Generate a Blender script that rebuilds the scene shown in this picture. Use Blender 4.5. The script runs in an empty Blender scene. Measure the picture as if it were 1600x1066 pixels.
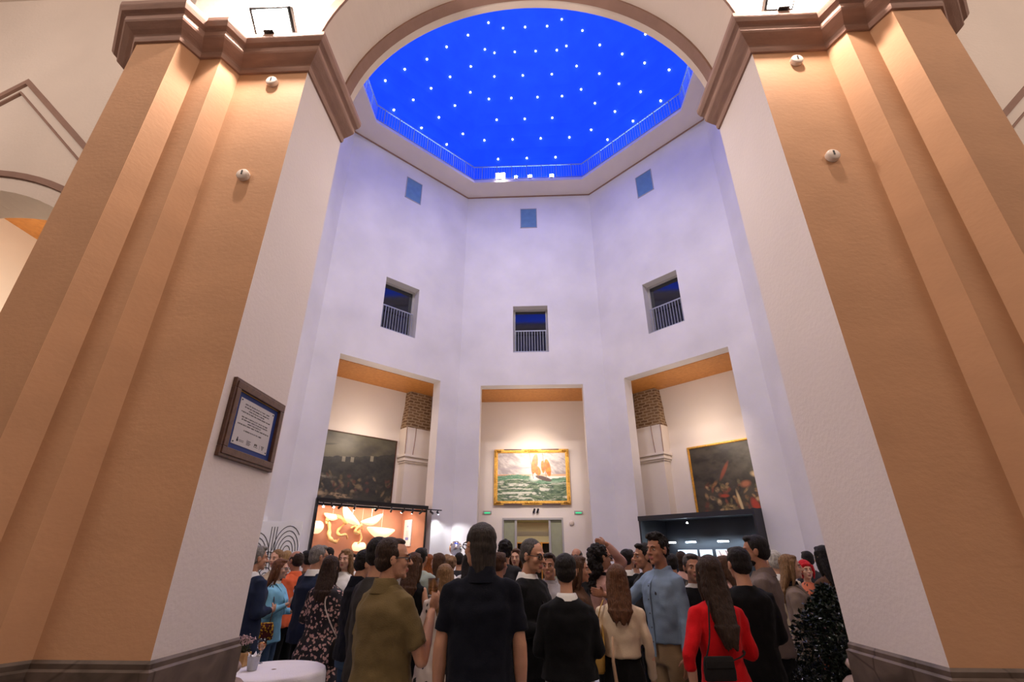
import bpy, math, random
from mathutils import Vector, Matrix, noise
R2=math.sqrt(.5); PI=math.pi
scn=bpy.context.scene
COL=scn.collection
# ------------------------------------------------------------------ mesh helpers
class MB:
    def __init__(s): s.v=[]; s.f=[]; s.m=[]; s.mi=0
    def add(s,vs,fs,mi=None):
        o=len(s.v); s.v+= [tuple(v) for v in vs]; s.f+=[tuple(o+i for i in f) for f in fs]; s.m+=[s.mi if mi is None else mi]*len(fs)
    def box(s,x0,x1,y0,y1,z0,z1,M=None,mi=None):
        vs=[Vector((x,y,z)) for z in (z0,z1) for y in (y0,y1) for x in (x0,x1)]
        if M is not None: vs=[M@v for v in vs]
        s.add(vs,[(0,2,3,1),(4,5,7,6),(0,1,5,4),(2,6,7,3),(0,4,6,2),(1,3,7,5)],mi)
    def loft(s,rings,cap=True,mi=None,closed=True):
        n=len(rings[0]); vs=[p for r in rings for p in r]; fs=[]
        for i in range(len(rings)-1):
            for j in range(n if closed else n-1):
                k=(j+1)%n; fs.append((i*n+j,i*n+k,(i+1)*n+k,(i+1)*n+j))
        if cap: fs.append(tuple(range(n-1,-1,-1))); fs.append(tuple((len(rings)-1)*n+j for j in range(n)))
        s.add(vs,fs,mi)
    def tube(s,pts,rad,n=10,mi=None,round_=False,flat=None):
        pts=[Vector(p) for p in pts]
        if not hasattr(rad,'__len__'): rad=[rad]*len(pts)
        rings=[]; prev=None
        for i,p in enumerate(pts):
            d=(pts[min(i+1,len(pts)-1)]-pts[max(i-1,0)])
            if d.length<1e-9: d=Vector((0,0,1))
            d.normalize()
            if prev is None:
                a=Vector((0,0,1)) if abs(d.z)<.9 else Vector((1,0,0))
                u=d.cross(a).normalized()
            else: u=(prev-d*prev.dot(d)).normalized()
            prev=u; w=d.cross(u)
            def ring(c,r): return [c+u*(r*math.cos(2*PI*k/n))+w*(r*(flat or 1)*math.sin(2*PI*k/n)) for k in range(n)]
            if round_ and i==0: rings.append(ring(p-d*rad[0]*.85,rad[0]*.4)); rings.append(ring(p-d*rad[0]*.5,rad[0]*.85))
            rings.append(ring(p,rad[i]))
            if round_ and i==len(pts)-1: rings.append(ring(p+d*rad[i]*.5,rad[i]*.85)); rings.append(ring(p+d*rad[i]*.85,rad[i]*.4))
        s.loft(rings,mi=mi)
    def ell(s,c,r,M=None,u=14,v=9,mi=None):
        c=Vector(c); 
        if not hasattr(r,'__len__'): r=(r,r,r)
        vs=[];fs=[]
        for i in range(v+1):
            t=PI*i/v; t=max(.02,min(PI-.02,t))
            for j in range(u):
                a=2*PI*j/u; p=Vector((r[0]*math.sin(t)*math.cos(a),r[1]*math.sin(t)*math.sin(a),-r[2]*math.cos(t)))
                if M is not None: p=M@p
                vs.append(c+p)
        for i in range(v):
            for j in range(u):
                k=(j+1)%u; fs.append((i*u+j,i*u+k,(i+1)*u+k,(i+1)*u+j))
        fs.append(tuple(range(u-1,-1,-1))); fs.append(tuple(v*u+j for j in range(u)))
        s.add(vs,fs,mi)
    def lathe(s,prof,c=(0,0,0),n=24,mi=None,cap=False):
        c=Vector(c); s.loft([[c+Vector((r*math.cos(2*PI*k/n),r*math.sin(2*PI*k/n),z)) for k in range(n)] for r,z in prof],cap=cap,mi=mi)
    def build(s,name,mats,parent=None,smooth=False,M=None):
        me=bpy.data.meshes.new(name); me.from_pydata(s.v,[],s.f)
        if not isinstance(mats,(list,tuple)): mats=[mats]
        for m in mats: me.materials.append(m)
        if len(mats)>1: me.polygons.foreach_set('material_index',s.m)
        if smooth: me.polygons.foreach_set('use_smooth',[True]*len(me.polygons))
        me.update()
        return link(name,me,parent,M)
def link(name,me,parent=None,M=None):
    o=bpy.data.objects.new(name,me); COL.objects.link(o)
    if parent is not None: o.parent=parent
    if M is not None: o.matrix_local=M
    return o
def recalc(o):
    import bmesh
    bm=bmesh.new(); bm.from_mesh(o.data); bmesh.ops.remove_doubles(bm,verts=bm.verts,dist=1e-5); bmesh.ops.recalc_face_normals(bm,faces=bm.faces); bm.to_mesh(o.data); bm.free()
    return o
def bevel(o,w=.01,seg=2):
    m=o.modifiers.new('bevel','BEVEL'); m.width=w; m.segments=seg; m.limit_method='ANGLE'; return o
def thing(name,label,cat,loc=(0,0,0),rz=0,group=None):
    o=bpy.data.objects.new(name,None); COL.objects.link(o); o.location=loc; o.rotation_euler=(0,0,rz); o.empty_display_size=.1
    return tag(o,label,cat,group)
def tag(o,label,cat,group=None):
    o['label']=label; o['category']=cat
    if group: o['group']=group
    return o
def struct(o): o['kind']='structure'; return o
# ------------------------------------------------------------------ materials
def new_mat(name):
    m=bpy.data.materials.new(name); m.use_nodes=True; nt=m.node_tree; b=nt.nodes['Principled BSDF']; return m,nt,b
def hexc(r,g,b):
    f=lambda c:(c/255/12.92) if c/255<=.04045 else ((c/255+.055)/1.055)**2.4
    return (f(r),f(g),f(b),1)
def mat(name,col,rough=.6,metal=0,bump=0,bscale=40,var=0,vscale=6,spec=.5,emit=None,estr=1,trans=0,stretch=None,sss=0,sheen=0,alpha=1):
    m,nt,b=new_mat(name); col=tuple(col)+(() if len(col)==4 else (1,))
    b.inputs['Base Color'].default_value=col; b.inputs['Roughness'].default_value=rough; b.inputs['Metallic'].default_value=metal
    b.inputs['Specular IOR Level'].default_value=spec; b.inputs['Transmission Weight'].default_value=trans; b.inputs['Subsurface Weight'].default_value=sss
    if sss: b.inputs['Subsurface Scale'].default_value=.01
    if sheen: b.inputs['Sheen Weight'].default_value=sheen
    if emit: b.inputs['Emission Color'].default_value=tuple(emit)+(() if len(emit)==4 else (1,)); b.inputs['Emission Strength'].default_value=estr
    N=nt.nodes; Lk=nt.links
    if bump or var:
        tc=N.new('ShaderNodeTexCoord'); mp=N.new('ShaderNodeMapping'); Lk.new(tc.outputs['Object'],mp.inputs[0])
        if stretch: mp.inputs['Scale'].default_value=stretch
    if var:
        n=N.new('ShaderNodeTexNoise'); n.inputs['Scale'].default_value=vscale; n.inputs['Detail'].default_value=5; Lk.new(mp.outputs[0],n.inputs['Vector'])
        r=N.new('ShaderNodeMapRange'); r.inputs[1].default_value=.3; r.inputs[2].default_value=.7; r.inputs[3].default_value=1-var; r.inputs[4].default_value=1+var*.6
        Lk.new(n.outputs['Fac'],r.inputs[0])
        mx=N.new('ShaderNodeMix'); mx.data_type='RGBA'; mx.blend_type='MULTIPLY'; mx.inputs[0].default_value=1; mx.inputs[6].default_value=col
        Lk.new(r.outputs[0],mx.inputs[7]); Lk.new(mx.outputs[2],b.inputs['Base Color'])
    if bump:
        n=N.new('ShaderNodeTexNoise'); n.inputs['Scale'].default_value=bscale; n.inputs['Detail'].default_value=4; Lk.new(mp.outputs[0],n.inputs['Vector'])
        bp=N.new('ShaderNodeBump'); bp.inputs['Strength'].default_value=bump; bp.inputs['Distance'].default_value=.02; Lk.new(n.outputs['Fac'],bp.inputs['Height']); Lk.new(bp.outputs[0],b.inputs['Normal'])
    return m
def wood_mat(name,c1,c2,scale=3,axis=(1,14,14),rough=.5):
    m,nt,b=new_mat(name); N=nt.nodes; Lk=nt.links
    tc=N.new('ShaderNodeTexCoord'); mp=N.new('ShaderNodeMapping'); Lk.new(tc.outputs['Object'],mp.inputs[0]); mp.inputs['Scale'].default_value=axis
    n=N.new('ShaderNodeTexNoise'); n.inputs['Scale'].default_value=scale; n.inputs['Detail'].default_value=6; n.inputs['Distortion'].default_value=.6; Lk.new(mp.outputs[0],n.inputs['Vector'])
    cr=N.new('ShaderNodeValToRGB'); cr.color_ramp.elements[0].position=.3; cr.color_ramp.elements[0].color=tuple(c1)[:3]+(1,); cr.color_ramp.elements[1].position=.7; cr.color_ramp.elements[1].color=tuple(c2)[:3]+(1,)
    Lk.new(n.outputs['Fac'],cr.inputs[0]); Lk.new(cr.outputs[0],b.inputs['Base Color']); b.inputs['Roughness'].default_value=rough
    return m
M={}
M['plaster']=mat('hall_plaster',(.70,.66,.65),.5,bump=.12,bscale=9,var=.10,vscale=.7,spec=.35)
M['white']=mat('white_paint',(.72,.63,.60),.7,bump=.12,bscale=30,var=.04,vscale=1.2,spec=.3)
M['cream']=mat('cream_paint',(.66,.55,.47),.8,bump=.15,bscale=25,var=.04,vscale=1.5,spec=.25)
M['beige']=mat('apricot_paint',(.585,.325,.180),.75,bump=.08,bscale=22,var=.07,vscale=2.0,spec=.25,stretch=(1,1,1.6))
M['stripe']=mat('brown_band',(.27,.155,.115),.8,bump=.1,bscale=40,var=.1,vscale=5)
M['cornice']=mat('cornice_paint',(.34,.20,.15),.75,bump=.15,bscale=30,var=.14,vscale=6,stretch=(1,1,6))
M['recess']=mat('recess_wall',(.76,.68,.62),.75,bump=.1,bscale=30,var=.03,vscale=1)
M['wood']=wood_mat('honey_wood',(.50,.20,.045),(.62,.27,.07),3,(3,3,3),.5)
M['dome']=mat('blue_dome_paint',(.03,.15,.88),.75,bump=.2,bscale=6,var=.12,vscale=1.1,spec=.2)
M['steel']=mat('painted_steel',(.34,.35,.40),.45,.2,var=.03)
M['dark_steel']=mat('dark_metal',(.02,.018,.018),.4,.5,var=.05)
M['glass_dark']=mat('dark_glazing',(.01,.012,.018),.04,0,spec=.9,bump=.01)
M['glass_blue']=mat('blue_grey_glazing',(.13,.24,.34),.3,0,spec=.6,var=.12,vscale=5)
M['frame_grey']=mat('grey_window_frame',(.38,.36,.35),.5,var=.05)
M['black']=mat('matt_black_panel',(.012,.012,.016),.55,var=.1)
M['rust']=mat('terracotta_panel',(.50,.225,.135),.75,var=.08,vscale=3)
M['gold']=mat('gilded_wood',(.75,.42,.08),.35,.6,bump=.6,bscale=60,var=.3,vscale=20)
M['brownframe']=wood_mat('walnut_frame',(.07,.03,.02),(.13,.06,.035),4,(6,6,6),.4)
M['navy']=mat('navy_mat',(.008,.03,.18),.6,var=.05)
M['plate']=mat('brushed_plate',(.52,.49,.50),.45,.35,var=.05)
M['ink']=mat('black_ink',(.015,.012,.012),.6,var=.05)
M['cloth_white']=mat('white_tablecloth',(.80,.75,.77),.85,bump=.2,bscale=90,var=.03,vscale=5)
M['paper']=mat('white_paper',(.8,.78,.76),.8,var=.03)
M['veneer']=wood_mat('pale_veneer',(.85,.6,.33),(.95,.75,.5),3,(2,2,20),.45)
M['stone_old']=mat('weathered_stone',(.36,.25,.20),.9,bump=1,bscale=12,var=.3,vscale=5)
M['greenish']=mat('sage_door_paint',(.30,.31,.20),.6,var=.06)
M['sensor']=mat('ivory_plastic',(.66,.55,.47),.5,var=.04)
M['green_sign']=mat('green_exit_face',(.02,.25,.08),.4,emit=(.03,.6,.25),estr=1.2)
M['lamp_face']=mat('lit_lamp_lens',(1,1,1),.4,emit=(1,.95,.88),estr=90)
M['star']=mat('lit_star_lens',(1,1,1),.4,emit=(1,.86,.7),estr=6)
M['tube_light']=mat('lit_cold_tube',(1,1,1),.4,emit=(.75,.88,1),estr=16)
def brick_mat():
    m,nt,b=new_mat('old_brick'); N=nt.nodes; Lk=nt.links
    tc=N.new('ShaderNodeTexCoord'); mp=N.new('ShaderNodeMapping'); mp.inputs['Rotation'].default_value=(PI/2,0,0); Lk.new(tc.outputs['Object'],mp.inputs[0])
    n=N.new('ShaderNodeTexNoise'); n.inputs['Scale'].default_value=3; n.inputs['Detail'].default_value=6
    ad=N.new('ShaderNodeVectorMath'); ad.operation='MULTIPLY_ADD'; ad.inputs[1].default_value=(.12,.12,.12); Lk.new(n.outputs['Color'],ad.inputs[0]); Lk.new(mp.outputs[0],ad.inputs[2])
    br=N.new('ShaderNodeTexBrick'); br.inputs['Scale'].default_value=2.2; br.inputs['Color1'].default_value=(.26,.16,.085,1); br.inputs['Color2'].default_value=(.16,.09,.05,1); br.inputs['Mortar'].default_value=(.40,.30,.20,1); br.inputs['Mortar Size'].default_value=.045
    Lk.new(ad.outputs[0],br.inputs['Vector']); Lk.new(br.outputs['Color'],b.inputs['Base Color']); b.inputs['Roughness'].default_value=.95
    bp=N.new('ShaderNodeBump'); bp.inputs['Strength'].default_value=.8; bp.inputs['Distance'].default_value=.04; Lk.new(br.outputs['Fac'],bp.inputs['Height']); bp.invert=True; Lk.new(bp.outputs[0],b.inputs['Normal'])
    return m
M['brick']=brick_mat()
def plinth_mat():
    m,nt,b=new_mat('plinth_stone'); N=nt.nodes; Lk=nt.links
    tc=N.new('ShaderNodeTexCoord')
    n=N.new('ShaderNodeTexNoise'); n.inputs['Scale'].default_value=4; n.inputs['Detail'].default_value=7; n.inputs['Distortion'].default_value=1; Lk.new(tc.outputs['Object'],n.inputs['Vector'])
    cr=N.new('ShaderNodeValToRGB'); cr.color_ramp.elements[0].position=.3; cr.color_ramp.elements[0].color=(.055,.036,.026,1); cr.color_ramp.elements[1].position=.75; cr.color_ramp.elements[1].color=(.17,.12,.095,1)
    Lk.new(n.outputs['Fac'],cr.inputs[0])
    v=N.new('ShaderNodeTexVoronoi'); v.feature='DISTANCE_TO_EDGE'; v.inputs['Scale'].default_value=1.8; Lk.new(tc.outputs['Object'],v.inputs['Vector'])
    r=N.new('ShaderNodeMapRange'); r.inputs[1].default_value=.0; r.inputs[2].default_value=.02; Lk.new(v.outputs['Distance'],r.inputs[0])
    mx=N.new('ShaderNodeMix'); mx.data_type='RGBA'; mx.inputs[6].default_value=(.05,.03,.02,1); Lk.new(r.outputs[0],mx.inputs[0]); Lk.new(cr.outputs[0],mx.inputs[7]); Lk.new(mx.outputs[2],b.inputs['Base Color'])
    b.inputs['Roughness'].default_value=.55
    return m
M['plinth']=plinth_mat()
def floor_mat():
    m,nt,b=new_mat('black_white_marble'); N=nt.nodes; Lk=nt.links
    tc=N.new('ShaderNodeTexCoord'); ck=N.new('ShaderNodeTexChecker'); ck.inputs['Scale'].default_value=1.9; Lk.new(tc.outputs['Object'],ck.inputs[0])
    ck.inputs[1].default_value=(.72,.74,.78,1); ck.inputs[2].default_value=(.012,.014,.02,1)
    n=N.new('ShaderNodeTexNoise'); n.inputs['Scale'].default_value=4; n.inputs['Detail'].default_value=8; n.inputs['Distortion'].default_value=2; Lk.new(tc.outputs['Object'],n.inputs['Vector'])
    mx=N.new('ShaderNodeMix'); mx.data_type='RGBA'; mx.blend_type='OVERLAY'; mx.inputs[0].default_value=.25; Lk.new(ck.outputs[0],mx.inputs[6]); Lk.new(n.outputs['Fac'],mx.inputs[7]); Lk.new(mx.outputs[2],b.inputs['Base Color'])
    b.inputs['Roughness'].default_value=.12
    return m
M['floor']=floor_mat()
def vcol_mat(name,rough=.35):
    m,nt,b=new_mat(name); a=nt.nodes.new('ShaderNodeVertexColor'); a.layer_name='paint'; nt.links.new(a.outputs[0],b.inputs['Base Color']); b.inputs['Roughness'].default_value=rough
    n=nt.nodes.new('ShaderNodeTexNoise'); n.inputs['Scale'].default_value=30
    bp=nt.nodes.new('ShaderNodeBump'); bp.inputs['Strength'].default_value=.2; bp.inputs['Distance'].default_value=.01; nt.links.new(n.outputs[0],bp.inputs['Height']); nt.links.new(bp.outputs[0],b.inputs['Normal'])
    return m
# ------------------------------------------------------------------ geometry constants (metres)
D=17.0; AP=6.68; CY=D-AP; HS=AP*math.tan(PI/8); H1=16.73; RC=2.05
def frame(k,off=0):
    """frame on octagon side k (angle k*45deg): local x = along wall, y = outward, z = up"""
    a=k*PI/4; n=Vector((math.cos(a),math.sin(a),0)); t=Vector((math.sin(a),-math.cos(a),0))
    # for k=2 (back) t=+x ; local x to the right seen from inside
    Mx=Matrix.Identity(4); Mx.col[0][:3]=t; Mx.col[1][:3]=n; Mx.col[2][:3]=(0,0,1); Mx.col[3][:3]=Vector((0,CY,0))+n*(AP+off)
    return Mx
def panel(mb,Fm,w,z0,z1,t,holes):
    xs=sorted(set([-w,w]+[h[0] for h in holes]+[h[1] for h in holes])); zs=sorted(set([z0,z1]+[h[2] for h in holes]+[h[3] for h in holes]))
    inh=lambda x,z:any(h[0]<x<h[1] and h[2]<z<h[3] for h in holes)
    sl=t*math.tan(PI/8)
    def V(x,y,z):
        if abs(abs(x)-w)<1e-6: x=math.copysign(w+y*math.tan(PI/8),x)
        return Fm@Vector((x,y,z))
    for i in range(len(xs)-1):
        for j in range(len(zs)-1):
            xa,xb,za,zb=xs[i],xs[i+1],zs[j],zs[j+1]
            if inh((xa+xb)/2,(za+zb)/2): continue
            mb.add([V(xa,0,za),V(xb,0,za),V(xb,0,zb),V(xa,0,zb)],[(0,1,2,3)]); mb.add([V(xa,t,za),V(xb,t,za),V(xb,t,zb),V(xa,t,zb)],[(3,2,1,0)])
    for (a,b,c,d) in holes:
        for (p,q) in (((a,c),(b,c)),((b,c),(b,d)),((b,d),(a,d)),((a,d),(a,c))):
            if p[1]==q[1] and p[1]<=z0+1e-6: continue
            mb.add([V(p[0],0,p[1]),V(q[0],0,q[1]),V(q[0],t,q[1]),V(p[0],t,p[1])],[(0,1,2,3)])
    for p,q in (((-w,z0),(-w,z1)),((w,z0),(w,z1)),((-w,z0),(w,z0)),((-w,z1),(w,z1))):
        mb.add([V(p[0],0,p[1]),V(q[0],0,q[1]),V(q[0],t,q[1]),V(p[0],t,p[1])],[(0,1,2,3)])
# ------------------------------------------------------------------ floor
mb=MB(); mb.box(-14,14,-8,24,-.2,0); struct(mb.build('floor',M['floor']))
# ------------------------------------------------------------------ octagonal hall walls
WT=.45; OW=1.93; OH=7.6
names={0:'wall_right',1:'wall_back_right',2:'wall_back',3:'wall_back_left',4:'wall_left',5:'wall_front_left',6:'wall_front',7:'wall_front_right'}
for k in range(8):
    mb=MB(); holes=[]
    if k in(0,1,2,3,4): holes=[(-.70,.70,8.95,11.0)]
    if k in(1,2,3): holes.append((-OW+(-.0),OW,0,OH))
    if k==6: holes=[(-2.3,2.3,0,8.6)]
    panel(mb,frame(k),HS,0,H1+.5,WT,holes)
    o=recalc(mb.build(names[k],[M['plaster']])); struct(o)
# windows
def make_window(k,n):
    Fm=frame(k)
    mb=MB(); d0=.33
    for (x0,x1,z0,z1) in ((-.70,-.62,8.95,11),(.62,.70,8.95,11),(-.62,.62,10.92,11),(-.62,.62,8.95,9.03)): mb.box(x0,x1,d0,d0+.08,z0,z1,Fm)
    root=mb.build('window_%d'%n,M['frame_grey']); struct(root)
    mb=MB(); mb.box(-.63,.63,d0+.04,d0+.06,9.0,10.95,Fm); mb.build('pane',M['glass_dark'],root)
    mb=MB(); mb.box(-.62,.62,.16,.19,9.93,9.97,Fm); mb.box(-.69,.69,.16,.19,9.03,9.06,Fm)
    for i in range(12): x=-.6+1.2*i/11; mb.box(x-.008,x+.008,.165,.185,9.0,9.95,Fm)
    mb.build('window_railing',M['steel'],root)
    # flush upper pane
    mb=MB()
    for (x0,x1,z0,z1) in ((-.37,-.34,14.93,16),(.34,.37,14.93,16),(-.37,.37,15.97,16.0),(-.37,.37,14.93,14.96)): mb.box(x0,x1,-.02,.02,z0,z1,Fm)
    r2=mb.build('window_%d'%(n+5),M['frame_grey']); struct(r2)
    mb=MB(); mb.box(-.345,.345,-.008,.01,14.95,15.98,Fm); mb.build('pane',M['glass_blue'],r2)
for i,k in enumerate((3,2,1,0,4)): make_window(k,i+1)
# ------------------------------------------------------------------ recess rooms
def recess(k):
    Fm=frame(k); nm=names[k]
    w=2.9 if k==2 else 2.75
    mb=MB()
    if k==2:
        mb.box(-w,-1.20,RC,RC+.3,0,OH,Fm); mb.box(1.09,w,RC,RC+.3,0,OH,Fm); mb.box(-1.20,1.09,RC,RC+.3,3.02,OH,Fm)
    else: mb.box(-w,w,RC,RC+.3,0,OH,Fm)
    mb.box(-w-.2,-w,WT+.01,RC+.3,0,OH,Fm); mb.box(w,w+.2,WT+.01,RC+.3,0,OH,Fm)
    struct(mb.build(nm+'_recess',M['recess']))
    mb=MB(); mb.box(-w,w,WT+.01,RC+.3,OH-.02,OH+.25,Fm); struct(mb.build('ceiling',M['wood']))
for k in (1,2,3): recess(k)
# old masonry pilasters in the corners of the diagonal recesses
def pier(k,s,label):
    Fm=frame(k)
    t=tag(link('masonry_pier',None),label,'masonry pier'); t.matrix_world=Matrix.Identity(4)
    def bx(mb,a,b,y0,z0,z1,y1=RC-.005): mb.box(*(sorted((s*a,s*b))),y0,y1,z0,z1,Fm)
    mb=MB(); bx(mb,1.70,2.7,1.64,0,4.82); mb.build('pilaster_shaft',M['recess'],t)
    mb=MB()
    for a,y,z0,z1 in ((1.65,1.58,4.82,4.88),(1.60,1.53,4.88,4.96),(1.63,1.56,4.96,5.02),(1.56,1.47,5.02,5.10)): bx(mb,a,2.7,y,z0,z1)
    bevel(mb.build('moulded_capital',M['recess'],t),.012)
    mb=MB()
    rings=[]
    for i in range(9):
        f=i/8; z=5.1+1.0*f; e=.10*math.sin(f*PI/2)
        a=1.66-e*.6; y=1.60-e
        rings.append([Fm@Vector((s*a,y,z)),Fm@Vector((s*2.7,y,z)),Fm@Vector((s*2.7,RC-.005,z)),Fm@Vector((s*a,RC-.005,z))])
    mb.loft(rings); mb.build('arch_springer',M['recess'],t)
    mb=MB()
    for x,yy in ((1.64,0),(1.97,0)):
        pts=[]
        for i in range(9):
            f=i/8; e=.10*math.sin(f*PI/2); pts.append(Fm@Vector((s*(x-(e*.6 if x<1.7 else 0)),1.595-e,5.1+f)))
        mb.tube(pts,.013,6)
    mb.build('painted_edge_line',M['stripe'],t)
    mb=MB(); rings=[]
    random.seed(k)
    for i in range(7):
        f=i/6; z=6.1+(OH-.03-6.1)*f; a=1.62+.12*f+random.uniform(-.02,.02); y=1.66+.05*f
        rings.append([Fm@Vector((s*a,y,z)),Fm@Vector((s*2.7,y,z)),Fm@Vector((s*2.7,RC-.005,z)),Fm@Vector((s*a,RC-.005,z))])
    mb.loft(rings); mb.build('exposed_brickwork',M['brick'],t)
pier(3,1,'old masonry pier with bare brick top and white capital, right of the dark street painting')
pier(1,-1,'masonry pier with bare brick top and white capital, left of the gilt framed crowd painting')
# ------------------------------------------------------------------ gallery slab, dome
def octring(r,z,n=8): return [Vector((r/math.cos(PI/8)*math.cos(PI/8+k*PI/4),CY+r/math.cos(PI/8)*math.sin(PI/8+k*PI/4),z)) for k in range(8)]
AI=5.72
mb=MB(); mb.loft([octring(AP+.45,H1),octring(AI,H1),octring(AI,H1+.10),octring(AI+.05,H1+.10),octring(AI+.05,H1+.2),octring(AP+.45,H1+.2)],cap=False); struct(mb.build('trim_1',M['white']))
mb=MB(); mb.loft([octring(AP-.001,H1-.05),octring(AP-.03,H1-.05),octring(AP-.03,H1-.001),octring(AP-.001,H1-.001)],cap=False); struct(mb.build('trim_2',M['cornice']))
ZB=17.8
prof=[(AP+.02,H1+.2),(AP+.02,ZB)]+[(AP*math.cos(t*PI/2/18)+.02,ZB+AP*math.sin(t*PI/2/18)) for t in range(1,18)]+[(.05,ZB+AP)]
mb=MB(); mb.loft([octring(r,z) for r,z in prof],cap=False); dome=struct(mb.build('ceiling',M['dome']))
mb=MB(); mb.loft([octring(r+.2,z) for r,z in prof],cap=False); struct(mb.build('wall_dome_shell',M['cream']))
# railing
bal=None
posn={0:'right side',1:'back right side',2:'back side by the bright floodlight',3:'back left side',4:'left side'}
for k in range(5):
    Fm=frame(k,AI+.10-AP); L=(AI+.1)*math.tan(PI/8)
    t=thing('gallery_railing','white gallery railing under the blue dome, %s of octagon'%posn[k],'railing',group='gallery railings under the dome')
    mb=MB(); mb.box(-L,L,-.02,.02,H1+.98,H1+1.02,Fm); mb.build('top_rail',M['steel'],t)
    mb=MB(); mb.box(-L,L,-.012,.012,H1+.27,H1+.295,Fm); mb.build('bottom_rail',M['steel'],t)
    nb=44
    for i in range(nb):
        x=-L+.03+(2*L-.06)*i/(nb-1); post=(i%6==3)
        mb=MB(); 
        r=.018 if post else .008
        key='post' if post else 'bal'
        if k==0 and i==0: bmesh_={}
        if key not in bmesh_:
            mb.box(-r,r,-r,r,H1+(.2 if post else .28),H1+.985); o=mb.build('rail_post' if post else 'baluster',M['steel'],t); bmesh_[key]=o
        else: o=bmesh_[key].copy(); COL.objects.link(o); o.parent=t
        o.matrix_local=Fm@Matrix.Translation((x,0,0))@Matrix.Translation(Fm.translation*0) if False else Matrix.Translation((Fm@Vector((x,0,0))))@Matrix.Rotation(math.atan2(Fm.col[0][1],Fm.col[0][0]),4,'Z')
# stars
rows=[(18.95,(-1.33,.03,1.4)),(19.93,(-2.02,-.65,.7,2.06)),(20.83,(-1.22,.1,1.45)),(21.66,(-1.7,-.53,.72,1.8)),(22.4,(-1.22,.15,1.5)),(23.05,(-1.45,-.47,.5,1.45)),(23.58,(-1.0,0,1.0))]
star0=None
fac={0:'right',1:'back right',2:'back',3:'back left',4:'left'}
for k in range(5):
    a=k*PI/4
    for ri,(z,us) in enumerate(rows):
        A=AP*math.sqrt(1-((z-ZB)/AP)**2); 
        for u in us:
            u=u*min(1,(A*.4142*.95)/max(abs(x) for x in us)) if abs(max(us))>A*.4142 else u
            n=Vector((math.cos(a),math.sin(a),0)); t=Vector((-math.sin(a),math.cos(a),0))
            p=Vector((0,CY,0))+n*(A-.03)+t*u; p.z=z
            nn=(-n*(A/AP)-Vector((0,0,1))*((z-ZB)/AP)).normalized()
            if star0 is None:
                mb=MB(); mb.lathe([(.001,.03),(.026,.028),(.036,.012),(.042,-.03),(.03,-.05)],n=12,cap=True); star0=mb.build('star_light',M['star'],smooth=True); o=star0
            else: o=star0.copy(); COL.objects.link(o)
            o.matrix_world=Matrix.Translation(p)@nn.to_track_quat('Z','Y').to_matrix().to_4x4()
            tag(o,'small round lit star lamp set in the %s facet of the blue dome'%fac[k],'ceiling lamp','star lamps in the %s dome facet'%fac[k])
# ------------------------------------------------------------------ pillars
PLAN=[(2.1,3.83),(2.1,2.98),(2.77,2.98),(2.85,2.81),(3.05,2.81),(3.13,2.64),(3.53,2.64),(3.83,2.93),(3.83,4.22)]
def offset_poly(pl,d,left=True):
    out=[]
    for i,p in enumerate(pl):
        p=Vector(p); ns=[]
        if i>0: e=(p-Vector(pl[i-1])).normalized(); ns.append(Vector((e.y,-e.x)))
        if i<len(pl)-1: e=(Vector(pl[i+1])-p).normalized(); ns.append(Vector((e.y,-e.x)))
        if len(ns)==1: n=ns[0]; out.append(p+n*d*sg)
        else:
            n=(ns[0]+ns[1]).normalized(); out.append(p+n*(d*sg/max(.3,n.dot(ns[0]))))
    return out
sg=1
def sweep(mb,plan,profile,sx,mi=0):
    """profile list of (offset,z); plan mirrored by sx"""
    rings=[]
    for (o,z) in profile: rings.append([Vector((sx*p.x,p.y,z)) for p in offset_poly(plan,-o)])
    for i in range(len(rings)-1):
        for j in range(len(plan)-1):
            mb.add([rings[i][j],rings[i][j+1],rings[i+1][j+1],rings[i+1][j]],[(0,1,2,3)],mi)
    for j in (0,len(plan)-1): mb.add([r[j] for r in rings],[tuple(range(len(rings)))],mi)
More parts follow.
